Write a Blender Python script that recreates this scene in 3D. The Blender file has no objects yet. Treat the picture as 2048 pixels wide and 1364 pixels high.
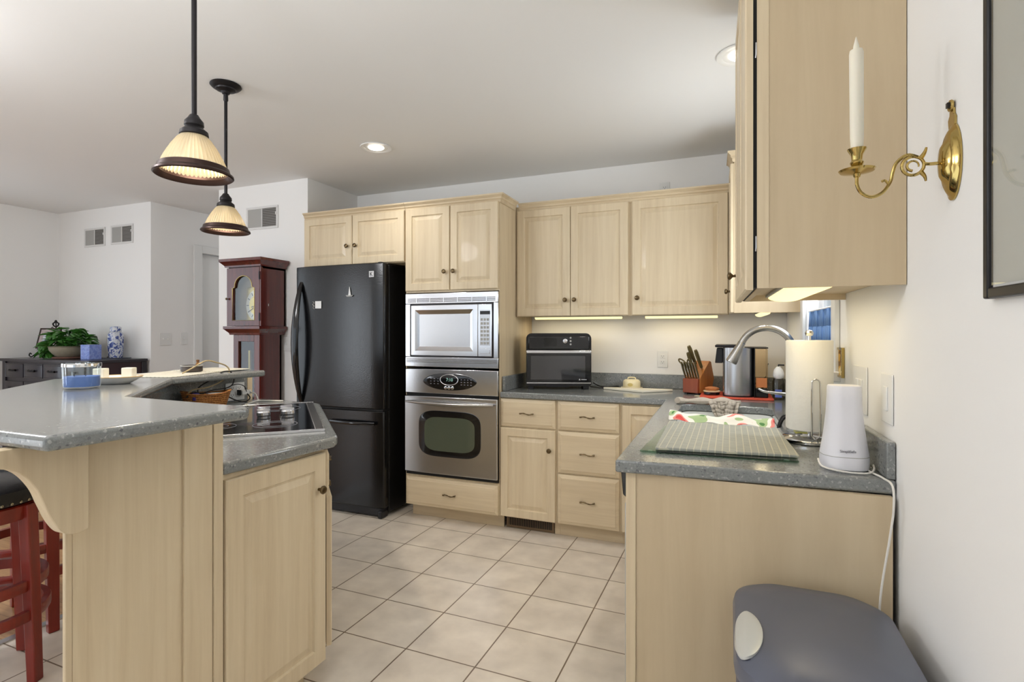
import bpy, bmesh, math, random
from mathutils import Matrix, Vector
random.seed(7)
PI = math.pi
scene = bpy.context.scene
COL = scene.collection

# ---------------------------------------------------------------- camera
cam_d = bpy.data.cameras.new('camera')
cam_d.sensor_width = 36.0
cam_d.lens = 1078.0/2048.0*36.0
cam_d.shift_y = -16.0/2048.0
cam_d.clip_start = 0.05
cam = bpy.data.objects.new('camera', cam_d)
COL.objects.link(cam)
cam.location = (0, 0, 1.299)
cam.rotation_euler = (PI/2, 0, 0.3835)
scene.camera = cam

# ---------------------------------------------------------------- world and exposure
scene.view_settings.view_transform = 'Standard'
scene.view_settings.look = 'None'
scene.view_settings.gamma = 1.0
scene.view_settings.use_curve_mapping = False
scene.view_settings.exposure = 0.09
w = bpy.data.worlds.new('world'); scene.world = w; w.use_nodes = True
bg = w.node_tree.nodes['Background']
bg.inputs[0].default_value = (0.72, 0.86, 1.0, 1); bg.inputs[1].default_value = 0.75

# ---------------------------------------------------------------- daylight through windows, and unseen lights added for brightness
def area(name, loc, rot, sx, sy, power, col=(1, 1, 1), spread=PI):
    l = bpy.data.lights.new(name, 'AREA'); l.shape = 'RECTANGLE'; l.size = sx; l.size_y = sy
    l.energy = power; l.color = col; l.spread = spread
    o = bpy.data.objects.new(name, l); COL.objects.link(o); o.location = loc; o.rotation_euler = rot
    return o
DAY = (0.88, 0.94, 1.0)
area('added_rear_light', (-3.2, -3.93, 1.35), (PI/2, 0, 0), 4.0, 2.1, 26, DAY)  # added area light, stands for daylight from an unseen rear window
sun_d = bpy.data.lights.new('sun', 'SUN'); sun_d.energy = 2.0; sun_d.angle = 0.02; sun_d.color = (1, 0.99, 0.98)
sun = bpy.data.objects.new('sun', sun_d); COL.objects.link(sun); sun.rotation_euler = (math.radians(50), 0, math.radians(-10))
def dome(name, loc, e, r=0.12):  # point light out of view, added to lift brightness
    d_ = bpy.data.lights.new(name, 'POINT'); d_.energy = e; d_.shadow_soft_size = r; d_.color = (0.97, 0.98, 1.0)
    o_ = bpy.data.objects.new(name, d_); COL.objects.link(o_); o_.location = loc
area('daylight_sink_window', (0.43, 2.78, 1.735), (0, PI/2, 0.0283), 0.60, 0.64, 8, DAY)
area('added_bounce_fill', (-1.3, 0.0, 1.75), (PI, 0, 0), 0.5, 0.5, 27, (1, 1, 1))  # unseen upward light added to bounce off the ceiling
dome('added_dining_fill', (-3.0, 0.5, 2.30), 42)  # added fill over the unseen room on the left
dome('added_hallway_fill', (-4.4, 5.3, 2.3), 7)  # added fill that brightens the dim hallway
area('added_left_light', (-6.22, 1.0, 1.35), (0, -PI/2, 0), 1.9, 2.2, 18, DAY)  # added side light at an assumed window out of view
area('daylight_side', (-6.22, -2.20, 1.25), (0, -PI/2, 0), 2.0, 0.8, 44, DAY)

# ---------------------------------------------------------------- colour and material helpers
def lin(c):
    return tuple(((v/255.0)/12.92 if v/255.0 <= 0.04045 else ((v/255.0+0.055)/1.055)**2.4) for v in c)
def new_mat(name):
    m = bpy.data.materials.new(name); m.use_nodes = True
    return m, m.node_tree, m.node_tree.nodes['Principled BSDF']
def mat(name, c, rough=0.5, metal=0.0, bump=0.0, bscale=100.0, coat=0.0, trans=0.0, ior=1.45, emit=None, estr=0.0, alpha=1.0, var=0.0, vscale=6.0, sss=0.0):
    m, nt, b = new_mat(name)
    col = lin(c)+(1,)
    b.inputs['Base Color'].default_value = col
    b.inputs['Roughness'].default_value = rough
    b.inputs['Metallic'].default_value = metal
    b.inputs['Coat Weight'].default_value = coat
    b.inputs['Transmission Weight'].default_value = trans
    b.inputs['IOR'].default_value = ior
    b.inputs['Alpha'].default_value = alpha
    if sss: b.inputs['Subsurface Weight'].default_value = sss; b.inputs['Subsurface Radius'].default_value = (.02,.015,.01)
    if emit: b.inputs['Emission Color'].default_value = lin(emit)+(1,); b.inputs['Emission Strength'].default_value = estr
    tc = nt.nodes.new('ShaderNodeTexCoord')
    if var:
        n = nt.nodes.new('ShaderNodeTexNoise'); n.inputs['Scale'].default_value = vscale; n.inputs['Detail'].default_value = 4
        r = nt.nodes.new('ShaderNodeMix'); r.data_type = 'RGBA'
        r.inputs[6].default_value = tuple(v*(1-var) for v in col[:3])+(1,); r.inputs[7].default_value = tuple(min(1, v*(1+var)) for v in col[:3])+(1,)
        nt.links.new(tc.outputs['Object'], n.inputs['Vector']); nt.links.new(n.outputs['Fac'], r.inputs[0]); nt.links.new(r.outputs[2], b.inputs['Base Color'])
    if bump:
        n = nt.nodes.new('ShaderNodeTexNoise'); n.inputs['Scale'].default_value = bscale; n.inputs['Detail'].default_value = 3
        bp = nt.nodes.new('ShaderNodeBump'); bp.inputs['Strength'].default_value = bump; bp.inputs['Distance'].default_value = 0.002
        nt.links.new(tc.outputs['Object'], n.inputs['Vector']); nt.links.new(n.outputs['Fac'], bp.inputs['Height']); nt.links.new(bp.outputs['Normal'], b.inputs['Normal'])
    return m
def ramp(nt, stops):
    r = nt.nodes.new('ShaderNodeValToRGB'); e = r.color_ramp.elements
    while len(e) < len(stops): e.new(0.5)
    for k, (p, c) in zip(e, stops): k.position = p; k.color = lin(c)+(1,)
    return r
def wood(name, dark, mid, light, sc=(22, 22, 1.1), rough=0.46, coat=0.04, blotch=0.5):
    m, nt, b = new_mat(name)
    tc = nt.nodes.new('ShaderNodeTexCoord'); mp = nt.nodes.new('ShaderNodeMapping'); mp.inputs['Scale'].default_value = sc
    n = nt.nodes.new('ShaderNodeTexNoise'); n.inputs['Scale'].default_value = 1.6; n.inputs['Detail'].default_value = 7; n.inputs['Roughness'].default_value = 0.62; n.inputs['Distortion'].default_value = 0.35
    n2 = nt.nodes.new('ShaderNodeTexNoise'); n2.inputs['Scale'].default_value = 0.16; n2.inputs['Detail'].default_value = 2
    mix = nt.nodes.new('ShaderNodeMath'); mix.operation = 'MULTIPLY_ADD'; mix.inputs[1].default_value = blotch
    nt.links.new(tc.outputs['Object'], mp.inputs['Vector']); nt.links.new(mp.outputs['Vector'], n.inputs['Vector']); nt.links.new(mp.outputs['Vector'], n2.inputs['Vector'])
    h = nt.nodes.new('ShaderNodeMath'); h.operation = 'MULTIPLY'; h.inputs[1].default_value = 1-blotch
    nt.links.new(n.outputs['Fac'], h.inputs[0]); nt.links.new(n2.outputs['Fac'], mix.inputs[0]); nt.links.new(h.outputs[0], mix.inputs[2])
    r = ramp(nt, [(0.30, dark), (0.50, mid), (0.72, light)])
    nt.links.new(mix.outputs[0], r.inputs[0]); nt.links.new(r.outputs[0], b.inputs['Base Color'])
    b.inputs['Roughness'].default_value = rough; b.inputs['Coat Weight'].default_value = coat
    return m
def glassy(name, c, rough=0.02):
    m = bpy.data.materials.new(name); m.use_nodes = True; nt = m.node_tree; nt.nodes.clear()
    o = nt.nodes.new('ShaderNodeOutputMaterial'); g = nt.nodes.new('ShaderNodeBsdfGlossy'); t = nt.nodes.new('ShaderNodeBsdfTransparent')
    g.inputs['Roughness'].default_value = rough; t.inputs['Color'].default_value = lin(c)+(1,)
    lw = nt.nodes.new('ShaderNodeLayerWeight'); pw = nt.nodes.new('ShaderNodeMath'); pw.operation = 'POWER'; pw.inputs[1].default_value = 4.0; nt.links.new(lw.outputs['Facing'], pw.inputs[0])
    f = nt.nodes.new('ShaderNodeMath'); f.operation = 'MULTIPLY_ADD'; f.inputs[1].default_value = 0.9; f.inputs[2].default_value = 0.05; nt.links.new(pw.outputs[0], f.inputs[0]); mx = nt.nodes.new('ShaderNodeMixShader')
    nt.links.new(f.outputs[0], mx.inputs[0]); nt.links.new(t.outputs[0], mx.inputs[1]); nt.links.new(g.outputs[0], mx.inputs[2]); nt.links.new(mx.outputs[0], o.inputs[0])
    return m

M = {}
M['maple'] = wood('maple_vertical_grain', (196, 175, 142), (214, 196, 164), (226, 210, 180))
M['maple_h'] = wood('maple_horizontal_grain', (196, 175, 142), (214, 196, 164), (226, 210, 180), sc=(1.1, 22, 22))
M['maple_end'] = wood('maple_end_panel', (186, 165, 133), (202, 183, 151), (213, 195, 163), sc=(9, 9, 0.8), blotch=0.6)
M['cherry'] = wood('dark_cherry', (56, 18, 14), (86, 31, 25), (112, 45, 34), sc=(18, 18, 1.0), rough=0.25, coat=0.5)
M['stool_red'] = wood('stool_cherry', (88, 20, 12), (126, 32, 18), (150, 46, 26), sc=(18, 18, 1.0), rough=0.34, coat=0.15)
M['espresso'] = wood('espresso_wood', (22, 18, 24), (34, 29, 38), (46, 40, 50), rough=0.35, coat=0.3)
M['espresso_red'] = wood('espresso_side', (30, 8, 14), (46, 14, 22), (62, 20, 30), rough=0.35, coat=0.3)
M['block'] = wood('knife_block_wood', (146, 84, 36), (178, 110, 50), (196, 130, 68), rough=0.35)
M['block_front'] = wood('knife_block_front', (112, 50, 26), (138, 64, 36), (154, 80, 46), rough=0.35)
M['wall'] = mat('wall_paint', (241, 240, 238), 0.65, var=0.012, vscale=1.2)
M['ceiling'] = mat('ceiling_paint', (239, 239, 238), 0.8, var=0.012, vscale=1.0)
M['trim'] = mat('white_trim', (232, 232, 230), 0.35)
M['white'] = mat('white_plastic', (232, 232, 230), 0.35)
M['device'] = mat('device_white', (226, 226, 232), 0.5)
M['steel'] = mat('stainless_steel', (188, 188, 190), 0.26, 1.0)
M['steel_bright'] = mat('bright_stainless', (214, 215, 219), 0.2, 1.0)
M['nickel'] = mat('brushed_nickel', (176, 174, 170), 0.24, 1.0)
M['chrome'] = mat('chrome', (220, 220, 220), 0.06, 1.0)
M['brass'] = mat('polished_brass', (184, 160, 98), 0.12, 1.0)
M['knob'] = mat('antique_bronze', (106, 90, 66), 0.3, 1.0)
M['black'] = mat('black_gloss', (12, 12, 15), 0.12, coat=0.4)
M['blackm'] = mat('black_satin', (22, 21, 25), 0.4)
M['fridge'] = mat('textured_black', (11, 11, 13), 0.17, bump=0.24, bscale=170, coat=0.0, ior=1.5)
M['fridge_side'] = mat('fridge_side_black', (8, 8, 10), 0.4)
M['bronze'] = mat('oil_rubbed_bronze', (40, 38, 40), 0.42, 0.6)
M['rim'] = mat('shade_rim_bronze', (62, 46, 42), 0.35, 0.7)
M['iron'] = mat('wrought_iron', (30, 28, 28), 0.5, 0.5)
M['leather'] = mat('black_leather', (14, 14, 18), 0.3, bump=0.2, bscale=140)
M['nail'] = mat('nailhead_pewter', (150, 142, 120), 0.3, 1.0)
M['wax'] = mat('candle_wax', (236, 230, 212), 0.45, sss=0.2)
M['bluewax'] = mat('blue_wax', (84, 120, 190), 0.5)
M['cord_black'] = mat('black_cord', (20, 18, 18), 0.5)
M['cord_white'] = mat('white_cord', (230, 226, 218), 0.5)
M['dark'] = mat('shadow_gap_black', (8, 7, 7), 0.7)
M['lens'] = mat('light_diffuser', (255, 240, 205), 0.5, emit=(255, 240, 176), estr=1.05)
M['bulb'] = mat('lamp_bulb', (255, 250, 240), 0.5, emit=(255, 238, 214), estr=3.0)
M['can_lamp'] = mat('can_light_lamp', (255, 250, 240), 0.5, emit=(255, 246, 232), estr=6.0)
M['glass'] = glassy('clear_glass', (250, 252, 252))
M['greenglass'] = glassy('green_tinted_glass', (205, 228, 214))
M['smoke'] = glassy('smoked_oven_glass', (120, 120, 118), 0.03)
M['tank'] = glassy('amber_tinted_tank', (252, 240, 218), 0.05)
M['vent'] = mat('vent_white', (222, 221, 219), 0.5)
M['ventdark'] = mat('vent_duct_dark', (96, 92, 88), 0.8)
M['ventmid'] = mat('vent_louvre_grey', (168, 167, 163), 0.6)
M['leaf'] = mat('pothos_leaf', (58, 112, 38), 0.35, var=0.35, vscale=14)
M['clay'] = mat('stoneware_bowl', (142, 134, 116), 0.6, bump=0.3, bscale=60, var=0.15, vscale=20)
M['terra'] = mat('terracotta', (138, 98, 84), 0.6)
M['greycloth'] = mat('grey_dishcloth', (186, 176, 162), 0.9, bump=0.5, bscale=240, var=0.15, vscale=90)
M['orange'] = mat('coral_red_mat', (206, 84, 60), 0.9, bump=0.8, bscale=260, var=0.25, vscale=160)
M['yellow'] = mat('yellow_sponge', (206, 200, 70), 0.9, bump=0.6, bscale=300)
M['curtain'] = mat('blue_curtain', (112, 150, 206), 0.85)
M['cream'] = mat('cream_ceramic', (236, 224, 184), 0.3, coat=0.4)
M['boardw'] = mat('white_cutting_board', (228, 222, 204), 0.5)
M['ceram'] = mat('white_ceramic', (232, 230, 226), 0.2, coat=0.5)
M['sink'] = mat('white_sink', (226, 228, 224), 0.2, coat=0.4)
M['paper'] = mat('paper_towel', (236, 233, 224), 0.9, bump=0.55, bscale=60)
M['purple'] = mat('purple_plastic', (70, 56, 120), 0.35)
M['tin'] = mat('dark_tin', (86, 78, 74), 0.35, 0.8, var=0.3, vscale=60)
M['amber'] = mat('amber_brown', (134, 92, 40), 0.3)
M['filter'] = mat('coffee_filter_paper', (190, 120, 70), 0.8)
M['grille'] = mat('register_bronze', (120, 100, 78), 0.4, 0.5)
M['mattress'] = mat('print_blue_grey', (120, 136, 160), 0.6)
M['lid'] = mat('trash_lid_blue_grey', (104, 108, 122), 0.36, 0.35)
M['lid_silver'] = mat('silver_accent', (206, 208, 204), 0.35, 0.3)
M['canbody'] = mat('trash_can_body', (60, 62, 84), 0.4, 0.2)
M['dial'] = mat('clock_dial_silver', (222, 218, 206), 0.3, 0.3)
M['gold'] = mat('gold_tone', (196, 174, 110), 0.3, 0.9)
M['matboard'] = mat('mat_board', (206, 204, 200), 0.7)
M['pinkmat'] = mat('pale_mat_board', (196, 182, 182), 0.7)
M['plant2'] = mat('green_leaf', (64, 130, 60), 0.5)
M['redp'] = mat('coral_red', (210, 80, 80), 0.5)
M['label_b'] = mat('blue_label', (96, 116, 190), 0.5)
M['soap'] = glassy('clear_soap_plastic', (205, 200, 188), 0.08)
M['ink'] = mat('grey_ink', (120, 120, 128), 0.6)
M['inkw'] = mat('silver_ink', (205, 205, 208), 0.4)
M['digit'] = mat('display_teal', (150, 190, 180), 0.4, emit=(120, 170, 160), estr=0.4)

def counter_mat():
    m, nt, b = new_mat('speckled_solid_surface')
    tc = nt.nodes.new('ShaderNodeTexCoord')
    v = nt.nodes.new('ShaderNodeTexVoronoi'); v.inputs['Scale'].default_value = 210
    cr = ramp(nt, [(0.0, (92, 95, 98)), (0.08, (122, 125, 125)), (0.92, (130, 133, 132)), (0.98, (160, 162, 158))])
    n = nt.nodes.new('ShaderNodeTexNoise'); n.inputs['Scale'].default_value = 420; n.inputs['Detail'].default_value = 2
    sep = nt.nodes.new('ShaderNodeSeparateColor')
    mx = nt.nodes.new('ShaderNodeMix'); mx.data_type = 'RGBA'; mx.blend_type = 'OVERLAY'; mx.inputs[0].default_value = 0.3
    for e in (v, n): nt.links.new(tc.outputs['Object'], e.inputs['Vector'])
    nt.links.new(v.outputs['Color'], sep.inputs[0]); nt.links.new(sep.outputs[0], cr.inputs[0])
    nt.links.new(cr.outputs[0], mx.inputs[6]); nt.links.new(n.outputs['Fac'], mx.inputs[7]); nt.links.new(mx.outputs[2], b.inputs['Base Color'])
    b.inputs['Roughness'].default_value = 0.16; b.inputs['Coat Weight'].default_value = 0.25; b.inputs['Coat Roughness'].default_value = 0.1
    return m
M['counter'] = counter_mat()
def tile_mat():
    m, nt, b = new_mat('ceramic_floor_tile')
    tc = nt.nodes.new('ShaderNodeTexCoord'); mp = nt.nodes.new('ShaderNodeMapping')
    mp.vector_type = 'TEXTURE'
    mp.inputs['Location'].default_value = (-2.166, 3.148, 0); mp.inputs['Rotation'].default_value = (0, 0, -0.0142)
    br = nt.nodes.new('ShaderNodeTexBrick'); br.offset = 0.0; br.squash = 1.0
    br.inputs['Scale'].default_value = 1.0; br.inputs['Brick Width'].default_value = 0.3165; br.inputs['Row Height'].default_value = 0.3103
    br.inputs['Mortar Size'].default_value = 0.0032; br.inputs['Mortar Smooth'].default_value = 0.15; br.inputs['Bias'].default_value = 0
    br.inputs['Color1'].default_value = lin((238, 230, 219))+(1,); br.inputs['Color2'].default_value = lin((232, 224, 213))+(1,); br.inputs['Mortar'].default_value = lin((132, 116, 98))+(1,)
    n = nt.nodes.new('ShaderNodeTexNoise'); n.inputs['Scale'].default_value = 7; n.inputs['Detail'].default_value = 6
    cr = ramp(nt, [(0.3, (208, 202, 194)), (0.7, (255, 252, 246))])
    mx = nt.nodes.new('ShaderNodeMix'); mx.data_type = 'RGBA'; mx.blend_type = 'MULTIPLY'; mx.inputs[0].default_value = 0.6
    nt.links.new(tc.outputs['Object'], mp.inputs[0]); nt.links.new(mp.outputs[0], br.inputs['Vector']); nt.links.new(tc.outputs['Object'], n.inputs['Vector'])
    nt.links.new(n.outputs['Fac'], cr.inputs[0]); nt.links.new(br.outputs['Color'], mx.inputs[6]); nt.links.new(cr.outputs[0], mx.inputs[7]); nt.links.new(mx.outputs[2], b.inputs['Base Color'])
    bp = nt.nodes.new('ShaderNodeBump'); bp.inputs['Distance'].default_value = 0.002; bp.inputs['Strength'].default_value = 0.5; bp.invert = True
    nt.links.new(br.outputs['Fac'], bp.inputs['Height']); nt.links.new(bp.outputs[0], b.inputs['Normal'])
    b.inputs['Roughness'].default_value = 0.32
    return m
M['tile'] = tile_mat()
def plank_mat():
    m, nt, b = new_mat('oak_strip_floor')
    tc = nt.nodes.new('ShaderNodeTexCoord'); mp = nt.nodes.new('ShaderNodeMapping'); mp.inputs['Rotation'].default_value = (0, 0, 0)
    br = nt.nodes.new('ShaderNodeTexBrick'); br.offset = 0.37
    br.inputs['Scale'].default_value = 1.0; br.inputs['Brick Width'].default_value = 0.9; br.inputs['Row Height'].default_value = 0.057
    br.inputs['Mortar Size'].default_value = 0.0008
    br.inputs['Color1'].default_value = lin((196, 158, 116))+(1,); br.inputs['Color2'].default_value = lin((176, 136, 96))+(1,); br.inputs['Mortar'].default_value = lin((110, 80, 54))+(1,)
    n = nt.nodes.new('ShaderNodeTexNoise'); n.inputs['Scale'].default_value = 3; n.inputs['Detail'].default_value = 5
    mp2 = nt.nodes.new('ShaderNodeMapping'); mp2.inputs['Scale'].default_value = (1, 14, 1)
    cr = ramp(nt, [(0.3, (200, 190, 180)), (0.7, (255, 250, 244))])
    mx = nt.nodes.new('ShaderNodeMix'); mx.data_type = 'RGBA'; mx.blend_type = 'MULTIPLY'; mx.inputs[0].default_value = 0.8
    nt.links.new(tc.outputs['Object'], mp.inputs[0]); nt.links.new(mp.outputs[0], br.inputs['Vector']); nt.links.new(tc.outputs['Object'], mp2.inputs[0]); nt.links.new(mp2.outputs[0], n.inputs['Vector'])
    nt.links.new(n.outputs['Fac'], cr.inputs[0]); nt.links.new(br.outputs['Color'], mx.inputs[6]); nt.links.new(cr.outputs[0], mx.inputs[7]); nt.links.new(mx.outputs[2], b.inputs['Base Color'])
    b.inputs['Roughness'].default_value = 0.3
    return m
M['plank'] = plank_mat()
def grid_mat(name, a, c, s, mort, rough=0.8, bump=0.6):
    m, nt, b = new_mat(name)
    tc = nt.nodes.new('ShaderNodeTexCoord')
    br = nt.nodes.new('ShaderNodeTexBrick'); br.offset = 0.0; br.inputs['Scale'].default_value = 1
    br.inputs['Brick Width'].default_value = s; br.inputs['Row Height'].default_value = s; br.inputs['Mortar Size'].default_value = mort
    br.inputs['Color1'].default_value = lin(a)+(1,); br.inputs['Color2'].default_value = lin(tuple(v*0.95 for v in a))+(1,); br.inputs['Mortar'].default_value = lin(c)+(1,)
    nt.links.new(tc.outputs['Object'], br.inputs['Vector']); nt.links.new(br.outputs['Color'], b.inputs['Base Color'])
    bp = nt.nodes.new('ShaderNodeBump'); bp.inputs['Distance'].default_value = 0.002; bp.inputs['Strength'].default_value = bump
    nt.links.new(br.outputs['Fac'], bp.inputs['Height']); nt.links.new(bp.outputs[0], b.inputs['Normal'])
    b.inputs['Roughness'].default_value = rough
    return m
M['waffle'] = grid_mat('waffle_drying_mat', (158, 160, 152), (190, 187, 168), 0.021, 0.0016)
M['wicker'] = grid_mat('woven_wicker', (178, 112, 52), (104, 54, 20), 0.011, 0.0022, 0.6, 1.0)
M['lace'] = grid_mat('placemat_weave', (222, 218, 206), (196, 192, 176), 0.02, 0.004, 0.9, 0.3)
def spots_mat(name, stops, scale=9, rough=0.8, detail=1.0, dist=0.6):
    m, nt, b = new_mat(name)
    tc = nt.nodes.new('ShaderNodeTexCoord'); n = nt.nodes.new('ShaderNodeTexNoise'); n.inputs['Scale'].default_value = scale; n.inputs['Detail'].default_value = detail; n.inputs['Distortion'].default_value = dist
    r = ramp(nt, stops); r.color_ramp.interpolation = 'CONSTANT'
    nt.links.new(tc.outputs['Object'], n.inputs['Vector']); nt.links.new(n.outputs['Fac'], r.inputs[0]); nt.links.new(r.outputs[0], b.inputs['Base Color'])
    b.inputs['Roughness'].default_value = rough
    return m
M['floral'] = spots_mat('floral_towel_print', [(0.0, (80, 130, 70)), (0.36, (168, 190, 140)), (0.42, (236, 232, 222)), (0.54, (228, 140, 130)), (0.60, (214, 74, 70)), (0.68, (232, 150, 138))], 10)
M['bluewhite'] = spots_mat('blue_and_white_porcelain', [(0.0, (60, 76, 140)), (0.43, (130, 146, 190)), (0.47, (206, 210, 218)), (0.62, (96, 110, 170))], 26, 0.15, 3)
M['tissue'] = spots_mat('blue_tissue_box', [(0.0, (116, 136, 206)), (0.45, (140, 158, 216)), (0.58, (126, 140, 204))], 30, 0.5, 2)
M['photo'] = spots_mat('landscape_print', [(0.0, (70, 84, 100)), (0.45, (110, 120, 140)), (0.52, (190, 200, 214)), (0.62, (214, 220, 228))], 12, 0.3, 3)

# ---------------------------------------------------------------- mesh builder
class MB:
    def __init__(s): s.v = []; s.f = []
    def add(s, vs, fs, mx=None):
        o = len(s.v)
        if mx is not None: vs = [tuple(mx @ Vector(p)) for p in vs]
        s.v += [tuple(p) for p in vs]; s.f += [tuple(i+o for i in f) for f in fs]
        return s
    def box(s, x0, x1, y0, y1, z0, z1, mx=None):
        vs = [(x0,y0,z0),(x1,y0,z0),(x1,y1,z0),(x0,y1,z0),(x0,y0,z1),(x1,y0,z1),(x1,y1,z1),(x0,y1,z1)]
        return s.add(vs, [(0,3,2,1),(4,5,6,7),(0,1,5,4),(1,2,6,5),(2,3,7,6),(3,0,4,7)], mx)
    def prism(s, pts, z0, z1, mx=None):
        n = len(pts)
        a = sum(pts[i][0]*pts[(i+1) % n][1]-pts[(i+1) % n][0]*pts[i][1] for i in range(n))
        if a < 0: pts = pts[::-1]
        vs = [(p[0],p[1],z0) for p in pts]+[(p[0],p[1],z1) for p in pts]
        fs = [tuple(range(n))[::-1], tuple(range(n, 2*n))]+[(i,(i+1) % n,n+(i+1) % n,n+i) for i in range(n)]
        return s.add(vs, fs, mx)
    def prism_holes(s, outer, holes, z0, z1):
        bm = bmesh.new(); es = []
        for lp in [outer]+holes:
            vv = [bm.verts.new((p[0],p[1],z0)) for p in lp]
            for i in range(len(vv)): es.append(bm.edges.new((vv[i], vv[(i+1) % len(vv)])))
        bmesh.ops.triangle_fill(bm, edges=es, use_beauty=True)
        r = bmesh.ops.extrude_face_region(bm, geom=bm.faces[:])
        for g in r['geom']:
            if isinstance(g, bmesh.types.BMVert): g.co.z = z1
        bmesh.ops.recalc_face_normals(bm, faces=bm.faces)
        bm.verts.index_update()
        s.add([tuple(v.co) for v in bm.verts], [tuple(v.index for v in f.verts) for f in bm.faces]); bm.free()
        return s
    def loops(s, rings, cap0=True, cap1=True, mx=None, close=False):
        n = len(rings[0]); vs = [p for r in rings for p in r]; fs = []
        for k in range(len(rings)-1):
            for i in range(n):
                j = (i+1) % n
                fs.append((k*n+i, k*n+j, (k+1)*n+j, (k+1)*n+i))
        if close:
            k = len(rings)-1
            for i in range(n):
                j = (i+1) % n; fs.append((k*n+i, k*n+j, j, i))
        else:
            if cap0: fs.append(tuple(range(n))[::-1])
            if cap1: fs.append(tuple(range((len(rings)-1)*n, len(rings)*n)))
        return s.add(vs, fs, mx)
    def lathe(s, prof, seg=32, mx=None, cap0=True, cap1=True, ripple=0, amp=0.0, sx=1.0, sy=1.0):
        rings = []
        for r, z in prof:
            rr = max(r, 1e-5)
            rings.append([(sx*rr*(1+(amp*math.cos(ripple*2*PI*i/seg) if ripple else 0))*math.cos(2*PI*i/seg), sy*rr*(1+(amp*math.cos(ripple*2*PI*i/seg) if ripple else 0))*math.sin(2*PI*i/seg), z) for i in range(seg)])
        return s.loops(rings, cap0, cap1, mx)
    def tube(s, path, r, seg=10, mx=None, closed=False, flat=1.0, up=(0, 0, 1)):
        pts = [Vector(p) for p in path]; n = len(pts); rings = []
        rad = r if isinstance(r, (list, tuple)) else [r]*n
        prev = None
        for i in range(n):
            if closed: t = pts[(i+1) % n]-pts[i-1]
            else: t = pts[min(i+1, n-1)]-pts[max(i-1, 0)]
            t.normalize()
            if prev is None:
                u = Vector(up); 
                if abs(u.dot(t)) > 0.95: u = Vector((1, 0, 0))
                a = (u-t*u.dot(t)).normalized()
            else:
                a = (prev-t*prev.dot(t)).normalized()
            prev = a; b = t.cross(a)
            rings.append([tuple(pts[i]+a*math.cos(2*PI*k/seg)*rad[i]*flat+b*math.sin(2*PI*k/seg)*rad[i]) for k in range(seg)])
        return s.loops(rings, mx=mx, close=closed)
    def rect_relief(s, w, h, steps, mx=None):
        # a slab standing in the x-z plane: nested rectangles (inset, y) from the back to the middle of the front
        rings = [[(i,y,i),(w-i,y,i),(w-i,y,h-i),(i,y,h-i)] for i, y in steps]
        return s.loops(rings, mx=mx)
    def sweep(s, path, prof, closed=False, mx=None):
        # prof [(out, z)] carried along a plan path; out is to the right of travel
        n = len(path); rings = []
        for i in range(n):
            def d(a, b):
                v = Vector((b[0]-a[0], b[1]-a[1])); v.normalize(); return v
            if closed: d0 = d(path[i-1], path[i]); d1 = d(path[i], path[(i+1) % n])
            else:
                d0 = d(path[max(i-1, 0)], path[max(i, 1)]); d1 = d(path[min(i, n-2)], path[min(i+1, n-1)])
            n0 = Vector((d0.y, -d0.x)); n1 = Vector((d1.y, -d1.x)); m = (n0+n1); m.normalize(); k = 1/max(0.3, m.dot(n0))
            rings.append([(path[i][0]+m.x*o*k, path[i][1]+m.y*o*k, z) for o, z in prof])
        return s.loops(rings, mx=mx, close=closed)
    def build(s, name, m, parent=None, loc=(0, 0, 0), rz=0.0, bevel=0.0, seg=2, smooth=True, sharp=34, rot=None, sub=0):
        me = bpy.data.meshes.new(name); me.from_pydata(s.v, [], s.f)
        bm = bmesh.new(); bm.from_mesh(me)
        bmesh.ops.recalc_face_normals(bm, faces=bm.faces)
        if smooth:
            lim = math.radians(sharp)
            for f in bm.faces: f.smooth = True
            for e in bm.edges:
                if len(e.link_faces) == 2 and e.calc_face_angle(0) > lim: e.smooth = False
        bm.to_mesh(me); bm.free()
        o = bpy.data.objects.new(name, me); COL.objects.link(o)
        if m is not None: me.materials.append(M[m] if isinstance(m, str) else m)
        o.location = loc; o.rotation_euler = rot if rot else (0, 0, rz)
        if parent is not None: o.parent = parent
        if sub:
            sm = o.modifiers.new('subd', 'SUBSURF'); sm.levels = sub; sm.render_levels = sub
        if bevel:
            b = o.modifiers.new('bevel', 'BEVEL'); b.width = bevel; b.segments = seg; b.limit_method = 'ANGLE'; b.angle_limit = math.radians(40)
        return o

def rrect(cx, cy, w, h, r, n=6):
    pts = []
    for k, (sx, sy) in enumerate(((1, 1), (-1, 1), (-1, -1), (1, -1))):
        for i in range(n+1):
            a = PI/2*k+PI/2*i/n
            pts.append((cx+sx*(w/2-r)+r*math.cos(a), cy+sy*(h/2-r)+r*math.sin(a)))
    return pts
def tag(o, label=None, cat=None, group=None, kind=None):
    if label: o['label'] = label
    if cat: o['category'] = cat
    if group: o['group'] = group
    if kind: o['kind'] = kind
    return o
def thing(name, label, cat, loc=(0, 0, 0), rz=0.0, group=None):
    o = bpy.data.objects.new(name, None); COL.objects.link(o); o.empty_display_size = 0.05
    o.location = loc; o.rotation_euler = (0, 0, rz)
    return tag(o, label, cat, group)
def struct(mb, name, m, **k):
    return tag(mb.build(name, m, **k), kind='structure')
def copy_tree(o, parent=None):
    c = o.copy(); COL.objects.link(c)
    if parent is not None: c.parent = parent
    for ch in list(o.children): copy_tree(ch, c)
    return c
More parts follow.
